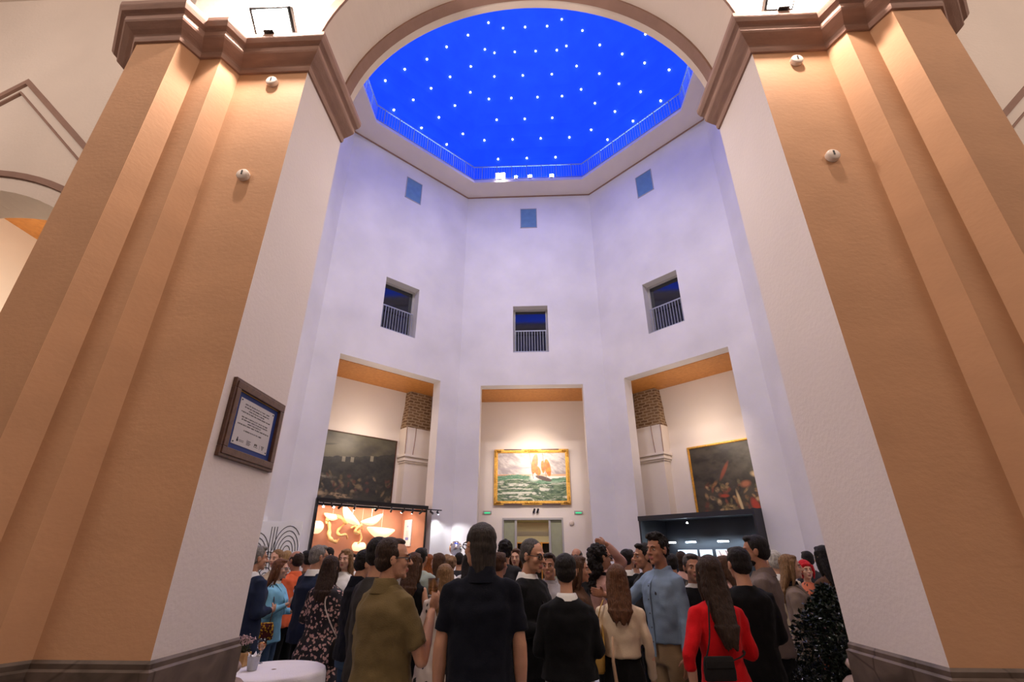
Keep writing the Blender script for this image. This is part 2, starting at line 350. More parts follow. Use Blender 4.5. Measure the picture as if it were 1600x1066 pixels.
# orientation test: outward offset must enlarge pillar
sg=1
_t=offset_poly(PLAN,-.1)
if _t[1].x>2.1: sg=-1
for sx,side in ((-1,'left'),(1,'right')):
    t=thing('pillar','massive stepped %s pillar, apricot front and white inner face, brown cornice'%('left-hand' if sx<0 else 'right-hand'),'pillar')
    if sx<0: t['label']='massive stepped left-hand pillar with apricot front, carrying the framed plaque'
    mb=MB()
    for j in range(len(PLAN)-1):
        a,b=PLAN[j],PLAN[j+1]; mi=1 if j==0 else 0
        zs=[1.1+ (5.95-1.1)*q/6 for q in range(7)]
        mb.add([(sx*a[0],a[1],1.1),(sx*b[0],b[1],1.1),(sx*b[0],b[1],5.95),(sx*a[0],a[1],5.95)],[(0,1,2,3)],mi)
    mb.add([(sx*3.83,3.83,1.1),(sx*2.1,3.83,1.1),(sx*2.1,3.83,5.95),(sx*3.83,3.83,5.95)],[(0,1,2,3)],1)
    mb.build('shaft',[M['beige'],M['white']],t)
    mb=MB(); sweep(mb,PLAN,[(-.02,5.90),(.02,5.90),(.03,5.925),(.03,5.955),(.04,5.965),(.075,5.985),(.125,6.02),(.135,6.035),(.135,6.085),(.15,6.095),(.175,6.105),(.195,6.135),(.20,6.145),(.20,6.19),(.0,6.20),(-.3,6.2)],sx)
    mb.build('cornice',M['cornice'],t)
    mb=MB(); sweep(mb,PLAN,[(-.1,1.14),(.0,1.14),(.015,1.125),(.015,1.10),(.035,1.09),(.035,0)],sx)
    mb.add([(sx*3.83,3.83,0),(sx*2.07,3.83,0),(sx*2.07,3.83,1.1),(sx*3.83,3.83,1.1)],[(0,1,2,3)])
    mb.build('plinth',M['plinth'],t)
    # carved column remnants at the hall-side foot of the pillar
    c=thing('column_base','weathered stone column base remnant at the foot of the %s pillar'%side,'stone base',(sx*2.375,4.03,0))
    mb=MB(); pr=[(.22,0),(.22,.80),(.235,.82),(.25,.85),(.25,.88),(.22,.91),(.175,.925),(.17,.95),(.19,.97),(.205,.995),(.19,1.02),(.14,1.03),(.01,1.03)]
    pr=[(r,z-(.08 if sx<0 else .03)*(z>.1)) for r,z in pr]
    mb.lathe(pr,n=28); mb.build('torus_moulding',M['stone_old'],c,smooth=True)
# ------------------------------------------------------------------ arch walls
def strip_wall(mb,xs,f,z1,y0,y1):
    """wall between planes y0<y1, underside height f(x)"""
    for a,b in zip(xs[:-1],xs[1:]):
        if b-a<1e-7: 
            continue
        za,zb=f(a+1e-7),f(b-1e-7)
        mb.add([(a,y0,za),(b,y0,zb),(b,y0,z1),(a,y0,z1)],[(0,1,2,3)]); mb.add([(a,y1,za),(b,y1,zb),(b,y1,z1),(a,y1,z1)],[(3,2,1,0)])
        mb.add([(a,y0,za),(b,y0,zb),(b,y1,zb),(a,y1,za)],[(3,2,1,0)])
def arcx(c,r,n): return [c+r*math.cos(PI-PI*i/n) for i in range(n+1)]
ZS=6.10
xs=[-3.55]+arcx(0,2.1,48)+[3.55]
fa=lambda x: 6.19 if abs(x)>=2.1 else max(6.19,ZS+math.sqrt(max(0,4.41-x*x)))
mb=MB(); strip_wall(mb,xs,fa,11,2.98,3.83); struct(mb.build('wall_arch',M['cream']))
# thicker back piece joining the arch to the hall front wall
def arcband(mb,r0,r1,y0,y1,z0=6.19,cx=0,cz=ZS,n=48,amax=PI):
    pts=[]
    for i in range(n+1):
        a=(PI-amax)/2+amax*i/n; pts.append((math.cos(a),math.sin(a)))
    rg=[]
    for c,s_ in pts:
        rg.append([Vector((cx+r*c,y,max(z0,cz+r*s_))) for r,y in ((r0,y0),(r1,y0),(r1,y1),(r0,y1))])
    mb.loft(rg)
mb=MB(); arcband(mb,2.075,2.105,3.58,3.72); struct(mb.build('trim_3',M['stripe']))
mb=MB(); arcband(mb,2.095,2.2,2.965,2.99); struct(mb.build('trim_4',M['stripe']))
# aisle walls with side arches, both sides
for sx,side in ((-1,'left'),(1,'right')):
    c=sx*6.9; R=2.62; zc=5.76-R; hw=2.1
    xs=sorted([sx*3.5,c-hw,c+hw,sx*12.5]+[c-hw+2*hw*i/24 for i in range(1,24)])
    f=lambda x:(0 if abs(x-c)>=hw else zc+math.sqrt(R*R-(x-c)**2))
    mb=MB(); strip_wall(mb,xs,f,11,4.2,4.75)
    for x in (c-hw,c+hw): mb.add([(x,4.2,0),(x,4.75,0),(x,4.75,f(x-1e-6 if x>c else x+1e-6)),(x,4.2,f(x-1e-6 if x>c else x+1e-6))],[(0,1,2,3)])
    struct(mb.build('wall_aisle_'+side,M['cream']))
    mb=MB(); rg=[]
    for i in range(25):
        x=-hw-.1+(2*hw+.2)*i/24; r0,r1=R+.20,R+.28
        a=math.asin(x/R*.93)
        rg.append([Vector((c+r*math.sin(a),y,zc+r*math.cos(a))) for r,y in ((r0,4.17),(r1,4.17),(r1,4.21),(r0,4.21))])
    mb.loft(rg); struct(mb.build('trim_5' if sx<0 else 'trim_6',M['stripe']))
    mb=MB()
    for off,w in ((0,.05),(-.25,.018)):
        za=7.70+off
        for d in (-1,1):
            L=2.6 if off==0 else 2.3
            p=[(c,za),(c+d*L,za-L*.97),(c+d*L,za-L*.97-w*2),(c,za-w*2)]
            mb.loft([[Vector((x,y,z)) for x,z in p] for y in (4.165,4.21)])
    struct(mb.build('trim_7' if sx<0 else 'trim_8',M['stripe']))
    # aisle beyond
    mb=MB(); xa,xb=sorted((sx*10.1,sx*10.4)); mb.box(xa,xb,4.75,14,0,7.6); xa,xb=sorted((sx*7.4,sx*10.4)); mb.box(xa,xb,9.2,9.4,0,7.6); struct(mb.build('wall_aisle_end_'+side,M['recess']))
    mb=MB(); xa,xb=sorted((sx*7.35,sx*10.4)); mb.box(xa,xb,4.76,9.4,7.6,7.75); struct(mb.build('ceiling',M['wood']))
# nave shell behind the camera
mb=MB(); mb.box(-12.7,12.7,-7.2,-7,0,11); struct(mb.build('wall_nave_rear',M['cream']))
for sx,s in ((-1,'left'),(1,'right')):
    mb=MB(); xa,xb=sorted((sx*12.5,sx*12.7)); mb.box(xa,xb,-7,4.75,0,11); struct(mb.build('wall_nave_'+s,M['cream']))
mb=MB(); n=20; rg=[]
for i in range(n+1):
    a=PI*i/n; rg.append([Vector((x,-2.0-4.97*math.cos(a),9.6+2.0*math.sin(a))) for x in (-12.7,12.7)])
for i in range(n): mb.add([rg[i][0],rg[i][1],rg[i+1][1],rg[i+1][0]],[(0,1,2,3)])
for sx in (-1,1): xa,xb=sorted((sx*3.5,sx*12.7)); mb.box(xa,xb,2.9,4.3,9.6,9.8)
struct(mb.build('ceiling',M['cream']))
# ------------------------------------------------------------------ wall sensors
i=0
for (x,z,l) in ((-2.41,4.60,'round ivory beam sensor low on the left pillar front, casting a long shadow'),(-2.41,5.76,'round ivory beam sensor just under the left pillar cornice'),(2.46,4.60,'round ivory beam sensor lower of the two on the right pillar'),(2.46,5.76,'round ivory beam sensor just under the right pillar cornice')):
    t=thing('wall_sensor',l,'sensor',(x,2.98,z),group='round sensors on the pillars')
    mb=MB(); Mx=Matrix.Rotation(PI/2,4,'X'); mb.lathe([(.052,0),(.054,.02),(.052,.035),(.044,.042),(.001,.043)],n=24); mb.v=[tuple(Mx@Vector(v)) for v in mb.v]; mb.build('housing',M['sensor'],t,smooth=True)
    mb=MB(); mb.box(-.006,.006,-.047,-.038,-.012,.03); mb.build('slot',M['ink'],t)
# ------------------------------------------------------------------ plaque on the left pillar (plane x=-2.1, facing +x)
t=thing('framed_plaque','dark wooden frame with blue mat and engraved metal plate on the left pillar','plaque',(-2.1,3.415,2.54))
FX=Matrix(((0,0,1,0),(1,0,0,0),(0,1,0,0),(0,0,0,1)))  # local (u,v,w)->(y,z,x)
def ub(mb,u0,u1,v0,v1,w0,w1): mb.box(u0,u1,v0,v1,w0,w1,FX)
mb=MB(); 
for o_,(w0,w1) in ((0,(0,.028)),(.02,(.02,.036))):
    W,H,fw_=.355-o_,.275-o_,.07-o_
    ub(mb,-W,W,H-fw_,H,w0,w1); ub(mb,-W,W,-H,-H+fw_,w0,w1); ub(mb,-W,-W+fw_,-H+fw_,H-fw_,w0,w1); ub(mb,W-fw_,W,-H+fw_,H-fw_,w0,w1)
bevel(mb.build('picture_frame',M['brownframe'],t),.004)
mb=MB(); ub(mb,-.287,.287,-.207,.207,0,.01); mb.build('blue_mat',M['navy'],t)
mb=MB(); ub(mb,-.288,.288,.200,.208,.01,.016); ub(mb,-.288,.288,-.208,-.200,.01,.016); mb.build('inner_fillet',M['gold'],t)
mb=MB(); ub(mb,-.235,.235,-.165,.165,.01,.014); pl=mb.build('engraved_plate',M['plate'],t)
random.seed(5); mb=MB()
lines=[(.125,.17),(.105,.17),(.086,.11),(.067,.20),(.032,.18),(.014,.175),(-.004,.09),(-.022,.21),(-.058,.12)]
for v,hw in lines:
    u=-hw
    while u<hw:
        wl=random.randint(2,8)
        for q in range(wl):
            if u>hw: break
            h=.0095; typ=random.randint(0,3)
            mb_=[(u,u+.0012,v,v+h)]
            if typ!=1: mb_.append((u+.0042,u+.0054,v,v+h))
            if typ in(0,2): mb_.append((u,u+.0054,v+h*.45,v+h*.6))
            if typ in(1,3): mb_.append((u,u+.005,v+h*.88,v+h))
            if typ==3: mb_.append((u,u+.005,v,v+h*.12))
            for a,b,c_,d_ in mb_: ub(mb,a,b,c_,d_,.014,.0146)
            u+=.0075
        u+=.006
mb.build('engraved_text',M['ink'],pl)
mb=MB()
ub(mb,-.175,-.165,-.14,-.11,.014,.0146); ub(mb,-.18,-.16,-.14,-.125,.014,.0146)
for r in range(2): ub(mb,-.15,-.09,-.127-.009*r,-.124-.009*r,.014,.0146)
ub(mb,-.052,-.050,-.145,-.105,.014,.0146)
for r in range(4): ub(mb,-.045,.0-.01*(r%2),-.115-.009*r,-.111-.009*r,.014,.0146)
for q in range(5): ub(mb,.05+q*.008,.056+q*.008,-.13+.004*(q%3),-.115+.005*(q%2),.014,.0146)
ub(mb,.045,.10,-.137,-.134,.014,.0146)
ub(mb,.125,.1265,-.145,-.11,.014,.0146)
for r in range(4): ub(mb,.145+.004*r,.185-.004*r,-.115-.008*r,-.111-.008*r,.014,.0146)
mb.build('institution_marks',M['ink'],pl)
mb=MB()
for u in (-.218,.218):
    for v in (-.15,.15): ub(mb,u-.004,u+.004,v-.004,v+.004,.014,.018)
mb.build('plate_screws',M['ink'],pl)
# ------------------------------------------------------------------ paintings
def canvas(name,parent,Fm,u0,u1,z0,z1,y,fn,nu=200,nv=140,matr=None):
    vs=[];fs=[];cols=[]
    for j in range(nv+1):
        for i in range(nu+1):
            a,b=i/nu,j/nv; vs.append(Fm@Vector((u0+(u1-u0)*a,y,z0+(z1-z0)*b))); c=fn(a,b); cols+= [max(0,c[0]),max(0,c[1]),max(0,c[2]),1]
    for j in range(nv):
        for i in range(nu): q=j*(nu+1)+i; fs.append((q,q+1,q+nu+2,q+nu+1))
    me=bpy.data.meshes.new(name); me.from_pydata([tuple(v) for v in vs],[],fs); ca=me.color_attributes.new('paint','FLOAT_COLOR','POINT'); ca.data.foreach_set('color',cols); me.materials.append(matr or M['canvas'])
    return link(name,me,parent)
M['canvas']=vcol_mat('oil_paint',.4)
def nz(a,b,s,k=0): return noise.fractal(Vector((a*s,b*s,k)),.6,2.0,4)
def mixc(c,d,f): f=max(0,min(1,f)); return tuple(x+(y-x)*f for x,y in zip(c,d))
def blob(a,b,ca,cb,ra,rb,ang=0,soft=.25):
    x,y=a-ca,b-cb; c,s=math.cos(ang),math.sin(ang); x,y=x*c+y*s,-x*s+y*c
    d=math.hypot(x/ra,y/rb); return max(0,min(1,(1-d)/soft))
random.seed(11)
FIGS=[(random.random(),random.uniform(.02,.38),random.uniform(.012,.03),random.uniform(.03,.07),random.uniform(-.6,.6),random.choice([(.12,.09,.05),(.16,.12,.07),(.06,.05,.04),(.20,.15,.09),(.1,.04,.03)])) for _ in range(70)]
def street(a,b):
    sky=mixc((.12,.11,.07),(.05,.045,.035),.5+.6*nz(a,b,3)+.6*(1-b))
    sky=mixc(sky,(.22,.2,.13),blob(a,b,.18,.72,.5,.22,0,1)*.7)
    hl=.60+.18*a*a+.02*nz(a,b,6)
    c=sky
    if b<hl: c=mixc((.022,.022,.02),(.04,.038,.03),.5+nz(a,b,9))
    for wa,wb in ((.15,.60),(.44,.60),(.53,.61),(.74,.66)):
        if abs(a-wa)<.018 and abs(b-wb)<.04: c=mixc(c,(.28,.25,.18),.7)
    c=mixc(c,(.45,.42,.3),blob(a,b,.02,.45,.06,.12,0,1)*.9)
    c=mixc(c,(.28,.25,.17),blob(a,b,.2,.33,.22,.045,-.1,.8)*(.55+nz(a,b,20)))
    for fa_,fb,ra,rb,an,fc in FIGS:
        if abs(a-fa_)<.1 and abs(b-fb)<.1: c=mixc(c,fc,blob(a,b,fa_,fb,ra,rb,an,.6)*(.8+nz(a,b,25)*.8))
    c=mixc(c,(.45,.33,.2),blob(a,b,.45,.06,.15,.035,-.15,.6)*(.6+nz(a,b,25)))
    c=mixc(c,(.35,.27,.17),blob(a,b,.26,.07,.05,.04,.2,.6))
    c=mixc(c,(.03,.03,.025),blob(a,b,.28,.8,.10,.018,.25,.6)*.8)
    return c
random.seed(4)
FIG2=[(random.uniform(.1,.8),random.uniform(.0,.42),random.uniform(.015,.035),random.uniform(.03,.08),random.uniform(-.7,.7),random.choice([(.25,.12,.05),(.32,.2,.09),(.08,.05,.03),(.45,.3,.16),(.16,.05,.03),(.12,.1,.05)])) for _ in range(60)]
def crowd(a,b):
    c=mixc((.022,.017,.013),(.06,.05,.035),.5+nz(a,b,4))
    c=mixc(c,(.17,.16,.12),blob(a,b,.85,.75,.5,.35,.3,1)*(.6+.6*nz(a,b,5,3)))
    for fa_,fb,ra,rb,an,fc in FIG2:
        if abs(a-fa_)<.1 and abs(b-fb)<.1: c=mixc(c,fc,blob(a,b,fa_,fb,ra,rb,an,.6)*(.8+nz(a,b,22)*.8))
    c=mixc(c,(.22,.06,.03),blob(a,b,.36,.60,.028,.17,-.42,.5))
    c=mixc(c,(.34,.05,.02),blob(a,b,.32,.24,.06,.03,-.1,.5)); c=mixc(c,(.33,.12,.06),blob(a,b,.56,.38,.07,.06,.5,.6)); c=mixc(c,(.6,.45,.25),blob(a,b,.68,.5,.07,.05,-.6,.6))
    c=mixc(c,(.65,.55,.35),blob(a,b,.74,.35,.08,.14,0,.8)*.8); c=mixc(c,(.36,.04,.02),blob(a,b,.62,.07,.05,.14,.2,.5)); c=mixc(c,(.02,.09,.05),blob(a,b,.76,.14,.10,.07,-.1,.4)); c=mixc(c,(.05,.05,.04),blob(a,b,.78,.28,.045,.05,0,.4))
    c=mixc(c,(.40,.16,.11),blob(a,b,.93,.12,.08,.08,-.3,.6)); c=mixc(c,(.75,.68,.55),blob(a,b,.98,.35,.14,.2,0,1)*.8)
    c=mixc(c,(.5,.38,.2),blob(a,b,.47,.14,.02,.2,.12,.5)); c=mixc(c,(.4,.28,.12),blob(a,b,.35,.05,.1,.1,0,.7)*(.5+nz(a,b,20)))
    return c
def sea(a,b):
    if b>.50:
        c=mixc((.36,.31,.31),(.62,.56,.53),.5+1.1*nz(a*1.5+b*1.5,b*.6-a*.5,5)); c=mixc(c,(.9,.84,.76),blob(a,b,.55,.6,.3,.4,0,1)*.8)
        if abs(b-.66-.05*a)<.012 and a<.5: c=mixc(c,(.4,.33,.36),.7)
        if b<.545: c=mixc(c,(.75,.42,.22),.8)
        if b<.535 and a<.27: c=mixc(c,(.3,.12,.1),.7)
    else: c=(.8,.75,.65)
    hl=.50+.04*math.sin(a*6)+.015*nz(a,0,12)-(.05*blob(a,b,.62,.45,.2,.3,0,1))
    if b<hl:
        w=nz(a*2.2,b*4.5+.4*math.sin(a*9),4.5); c=mixc((.035,.075,.045),(.17,.24,.14),.5+w)
        q=.5+1.6*(hl-b); f=noise.fractal(Vector((a*5+.8*nz(a,b,3),b*16/q,7)),.55,2.0,3)
        if f>.10: c=mixc(c,(.60,.60,.50),min(1,(f-.10)*4))
        if b>hl-.09: c=mixc(c,(.08,.26,.14),.6)
    c=mixc(c,(.85,.82,.75),blob(a,b,.55,.48,.09,.11,-.7,.6)*.9)
    # ship
    hull=blob(a,b,.67,.46,.14,.045,-.42,.2); c=mixc(c,(.10,.06,.05),hull)
    sail=max(blob(a,b,.545,.76,.048,.22,-.12,.10),blob(a,b,.585,.62,.050,.11,.2,.15),blob(a,b,.665,.70,.030,.14,.05,.12),blob(a,b,.735,.68,.045,.19,.12,.10))
    c=mixc(c,mixc((.72,.13,.008),(.85,.26,.03),.5+nz(a,b,14)),sail)
    for mx_ in (.51,.58,.70):
        if abs(a-mx_+.1*(b-.6))<.005 and .45<b<.98: c=mixc(c,(.25,.15,.08),.8)
    return c
def painting(name,label,k,u0,u1,z0,z1,fn,framew,fmat,dep=.06,orn=False,grp=None):
    Fm=frame(k); t=tag(link(name,None),label,'painting')
    y=RC-.01
    mb=MB(); w=framew
    for (o0,o1,d) in ((0,w*.45,dep),(w*.35,w*.75,dep+.025),(w*.7,w,dep*.8)):
        for a,b,c_,d_ in ((u0+o0,u1-o0,z1-o1,z1-o0),(u0+o0,u1-o0,z0+o0,z0+o1),(u0+o0,u0+o1,z0+o1,z1-o1),(u1-o1,u1-o0,z0+o1,z1-o1)): mb.box(a,b,y-d,y,c_,d_,Fm)
    fr=mb.build('picture_frame',fmat,t)
    canvas('canvas',t,Fm,u0+w*.9,u1-w*.9,z0+w*.9,z1-w*.9,y-dep*.5,fn)
    if orn:
        pts=[(u0+w/2,z0+w/2),(u1-w/2,z0+w/2),(u0+w/2,z1-w/2),(u1-w/2,z1-w/2),((u0+u1)/2,z0+w/2),((u0+u1)/2,z1-w/2),(u0+w/2,(z0+z1)/2),(u1-w/2,(z0+z1)/2)]
        for q,(u,z) in enumerate(pts):
            mb=MB()
            for s_ in range(9):
                e=(s_-4)/4
                dx,dz=((.24*e,0) if q in(0,1,2,3,4,5) else (0,.2*e)) 
                if q<4: dx*=.7
                if q in(0,2): dx=abs(dx)*1.2-.02
                if q in(1,3): dx=-abs(dx)*1.2+.02
                mb.ell(Fm@Vector((u+dx,y-dep-.02,z+dz)),(.035,.035,.05*(1.15-abs(e)*.4)),u=8,v=6)
            if q<4:
                for s_ in range(5): mb.ell(Fm@Vector((u,y-dep-.02,z+s_*.05*(1 if q<2 else -1))),.04,u=8,v=6)
            mb.build('corner_ornament' if q<4 else 'centre_ornament',M['gold'],fr,smooth=True)
        for a,b,c_,d_ in (((u0*.75+u1*.25)-.35,(u0*.75+u1*.25)+.35,z1-w*.3,z1+.004),((u0*.25+u1*.75)-.35,(u0*.25+u1*.75)+.35,z1-w*.3,z1+.004),((u0*.75+u1*.25)-.35,(u0*.75+u1*.25)+.35,z0-.004,z0+w*.3),((u0*.25+u1*.75)-.35,(u0*.25+u1*.75)+.35,z0-.004,z0+w*.3)):
            mb=MB(); mb.box(a,b,y-dep-.012,y-.01,c_,d_,Fm); mb.build('dark_inlay',M['brownframe'],fr)
    return t
painting('dark_street_painting','large dark unframed-looking canvas of a crowd before a long building, left recess',3,-2.0,1.50,3.38,5.63,street,.03,M['brownframe'])
painting('crowd_painting','large oil canvas with thin gilt frame and red and green figures, right recess',1,-.95,2.25,2.9,5.20,crowd,.07,M['gold'])
painting('seascape_painting','gilt framed seascape of an orange-sailed ship above the doorway',2,-1.53,1.41,3.48,5.58,sea,.14,M['gold'],.1,True)
# ------------------------------------------------------------------ doorway in the centre recess
Fm=frame(2)
mb=MB()
y0,y1=RC-.02,RC+.2
for a,b,c_,d_ in ((-1.20,-1.14,0,3.02),(1.03,1.09,0,3.02),(-1.14,1.03,2.95,3.02)): mb.box(a,b,y0,y1,c_,d_,Fm)
d1=mb.build('door_1',M['frame_grey']); struct(d1)
mb=MB()
for s in (-1,1):
    xa,xb=sorted((s*.62-.055,s*1.08-.055)); mb.box(xa,xb,y0+.1,y0+.14,0,2.95,Fm)
mb.build('side_panel',M['greenish'],d1)
mb=MB()
for x in (-.69,.58): mb.box(x-.04,x+.04,y0+.04,y0+.16,0,2.95,Fm)
mb.build('door_frame',M['frame_grey'],d1)
# corridor behind
mb=MB(); mb.box(-1.6,-1.5,RC+.31,RC+4,0,3.1,Fm); mb.box(1.5,1.6,RC+.31,RC+4,0,3.1,Fm); mb.box(-1.6,1.6,RC+4,RC+4.1,0,3.1,Fm); struct(mb.build('wall_corridor',M['recess']))
mb=MB(); mb.box(-1.6,1.6,RC+.31,RC+4.1,3.1,3.2,Fm); struct(mb.build('ceiling',M['greenish']))
mb=MB(); mb.box(-1.5,1.5,RC+1.6,RC+1.8,2.45,2.62,Fm); struct(mb.build('trim_9',M['white']))
t=tag(link('shelving_unit',None),'orange wooden shelving unit seen through the doorway under the seascape','shelf')
mb=MB()
for x in (-.75,-.25,.3,.8): mb.box(x-.03,x+.03,RC+2.6,RC+3.0,0.0,2.25,Fm)
mb.build('upright_panel',M['wood'],t)
mb=MB()
for z in (.1,.7,1.2,1.7,2.22): mb.box(-.78,.83,RC+2.61,RC+3.0,z-.02,z+.02,Fm)
mb.build('shelf_board',M['wood'],t)
mb=MB(); mb.box(-.72,.77,RC+2.96,RC+2.99,.12,2.2,Fm); mb.build('back_panel',M['black'],t)
# exit signs, small downlighters, smoke disc
for (x,z,yy,l) in ((-1.77,3.22,RC,'small green lit exit sign left of the doorway'),(1.68,3.21,RC,'small green lit exit sign right of the doorway')):
    t=tag(link('exit_sign',None),l,'sign','green signs beside the doorway')
    mb=MB(); mb.box(x-.16,x+.16,yy-.05,yy-.002,z-.05,z+.05,Fm); mb.build('casing',M['frame_grey'],t)
    mb=MB(); mb.box(x-.11,x+.11,yy-.058,yy-.05,z-.045,z+.0,Fm); mb.build('lit_face',M['green_sign'],t)
for x,l in ((-.02,'small black downlight above the doorway, left of the pair'),(.12,'small black downlight above the doorway, right of the pair')):
    t=tag(link('downlight',None),l,'lamp','pair of downlights above the doorway')
    mb=MB(); mb.tube([Fm@Vector((x,RC-.04,3.2)),Fm@Vector((x+.05,RC-.12,3.33))],.035,10); mb.build('lamp_barrel',M['ink'],t)
    mb=MB(); mb.box(x-.01,x+.01,RC-.06,RC-.002,3.22,3.26,Fm); mb.build('bracket',M['ink'],t)
mb=MB(); mb.lathe([(.09,0),(.09,.04),(.06,.06),(.001,.065)],n=20); Mx=Fm@Matrix.Translation((1.4,RC-.001,2.83))@Matrix.Rotation(PI/2,4,'X'); mb.v=[tuple(Mx@Vector(v)) for v in mb.v]
tag(mb.build('smoke_detector',M['sensor'],smooth=True),'white round detector on the wall right of the doorway','detector')
# ------------------------------------------------------------------ left exhibition booth (terracotta)
Fm=frame(3); Z=3.16
t=tag(link('exhibition_booth',None),'terracotta lined exhibition booth with dark frame in the left recess','booth')
mb=MB(); mb.box(-1.9,1.76,1.46,1.5,0,Z-.02,Fm); mb.build('rear_panel',M['rust'],t)
mb=MB(); mb.box(-1.93,-1.89,.02,1.5,0,Z-.02,Fm); mb.build('left_panel',M['rust'],t)
mb=MB(); mb.box(1.72,1.76,.02,1.5,0,Z-.02,Fm); mb.build('right_panel',M['rust'],t)
mb=MB(); mb.box(-1.9,1.76,.9,1.46,Z-.05,Z-.01,Fm); mb.build('roof_panel',M['rust'],t)
mb=MB(); mb.box(-1.95,1.72,-.10,-.02,Z-.06,Z+.03,Fm); mb.box(-1.95,1.72,.0,.05,Z-.16,Z-.10,Fm); mb.box(-1.95,-1.89,-.1,.0,0,Z,Fm); mb.box(1.68,1.72,-.05,.0,0,Z-.06,Fm); mb.build('booth_frame',M['dark_steel'],t)
# track and spotlights
tr=tag(link('lighting_track',None),'black ceiling lighting track along the top edge of the terracotta booth','lighting track')
mb=MB(); mb.box(-1.9,2.2,-.18,-.14,Z-.10,Z-.07,Fm); mb.build('track_rail',M['dark_steel'],tr)
mb=MB()
for x in (-1.7,0,1.6): mb.box(x-.01,x+.01,-.17,-.1,Z-.07,Z-.05,Fm)
mb.build('hanger',M['dark_steel'],tr)
SPOTS=[(-1.78,1),(-1.55,1),(-1.25,0),(-.85,0),(-.1,0),(.35,0),(.8,0),(1.1,0),(1.45,0),(1.78,0),(2.05,0)]
for i,(x,lit) in enumerate(SPOTS):
    s=tag(link('track_spotlight',None),['lit track spotlight glaring at the left end of the booth','lit track spotlight second from the left end of the booth'][i] if i<2 else 'black track spotlight, %s on the rail of the terracotta booth'%['','','third from the left','fourth from the left','fifth from the left','sixth, middle one','fifth from the right','fourth from the right','third from the right','second from the right','rightmost'][i],'spotlight','spotlights on the booth track')
    mb=MB(); mb.box(x-.015,x+.015,-.17,-.15,Z-.15,Z-.10,Fm); mb.build('swivel_arm',M['dark_steel'],s)
    mb=MB(); dy=-.10 if lit or i>8 else .10
    p0=Vector((x,-.16-dy*.3,Z-.14)); p1=Vector((x+(.04 if i%2 else -.03),-.16+dy,Z-.22)); mb.tube([Fm@p0,Fm@p1],.032,12); mb.build('lamp_barrel',M['dark_steel'],s,smooth=False)
    mb=MB(); mb.tube([Fm@p1,Fm@(p1+(p1-p0)*.06)],.028,12); mb.build('lamp_lens',M['lamp_face'] if lit or i in (3,6,7) else M['steel'],s)
# leaf-shaped veneer lamps
M['shade_lit']=mat('glowing_veneer',(.9,.65,.4),.6,emit=(1,.72,.42),estr=1.1,var=.1,vscale=4)
def leaf(cx,cy,cz,L,W,ang,tilt,name,label,pointy=True,estr=None):
    t=tag(link(name,None),label,'pendant lamp','pale veneer pendant lamps in the booth')
    mb=MB(); n=18; rings=[]
    Mx=Fm@Matrix.Translation((cx,cy,cz))@Matrix.Rotation(ang,4,'Y')@Matrix.Rotation(tilt,4,'X')
    for i in range(n+1):
        f=i/n; w=W*(math.sin(PI*min(1,f*.92+.04))**.8 if pointy else (min(1,f*6)*min(1,(1-f)*5))**.5)
        w=max(w,.004); ring=[]
        for j in range(16):
            a=2*PI*j/16; ring.append(Mx@Vector(((f-.5)*L,math.cos(a)*w*.55,math.sin(a)*w*.5 - .12*L*math.sin(PI*f)*(1 if pointy else .3))))
        rings.append(ring)
    mb.loft(rings); mb.build('lamp_shade',M['shade_lit'],t,smooth=True)
    mb=MB(); p=Mx@Vector((0,0,W*.2)); mb.tube([p,Vector((p.x,p.y,Z-.05))],.004,6); mb.build('cord',M['paper'],t)
    return t
leaf(-1.43,1.2,2.50,.62,.36,0,0,'veneer_lamp','rounded pale veneer lamp at the left side of the booth',False)
leaf(-.42,.9,2.86,.80,.26,.75,0,'veneer_lamp','long pale leaf-shaped lamp rising to the upper left of the booth')
leaf(.28,.9,2.80,.75,.24,-.35,0,'veneer_lamp','glowing white leaf-shaped lamp in the upper centre of the booth')
leaf(.80,1.2,2.50,.98,.34,.05,0,'veneer_lamp','long pointed pale veneer lamp right of the booth centre')
leaf(-.85,1.3,2.86,.55,.2,.1,0,'veneer_lamp','small white veneer lamp behind the antler sculpture')
leaf(.15,1.3,1.98,.45,.26,0,0,'veneer_lamp','squarish lit lamp low in the centre of the booth',False)
# twisting sculpture
M['horn']=wood_mat('golden_horn',(.75,.42,.12),(.9,.62,.3),3,(8,8,8),.35)
random.seed(3)
sc=[('golden curled horn sculpture, left piece in the booth',[(-1.05,2.72),(-.92,2.66),(-.88,2.45),(-.92,2.25),(-.82,2.12),(-.62,2.10),(-.52,2.16)],.045),
('golden horn sculpture looping across the booth top',[(-1.02,2.6),(-1.0,2.75),(-.8,2.84),(-.6,2.76),(-.45,2.62),(-.35,2.68)],.038),
('pale branching horn sculpture in the booth middle',[(-.38,2.68),(-.5,2.52),(-.62,2.38),(-.58,2.28),(-.4,2.3),(-.28,2.2)],.034),
('brown twisting wooden sculpture right of the horns',[(-.22,2.5),(-.05,2.56),(.08,2.45),(0,2.35),(-.12,2.42),(.12,2.6),(.22,2.48)],.04),
('thin curved pale sculpture near the squarish lamp',[(.05,2.6),(.12,2.45),(.18,2.3),(.12,2.15),(.02,2.05)],.024)]
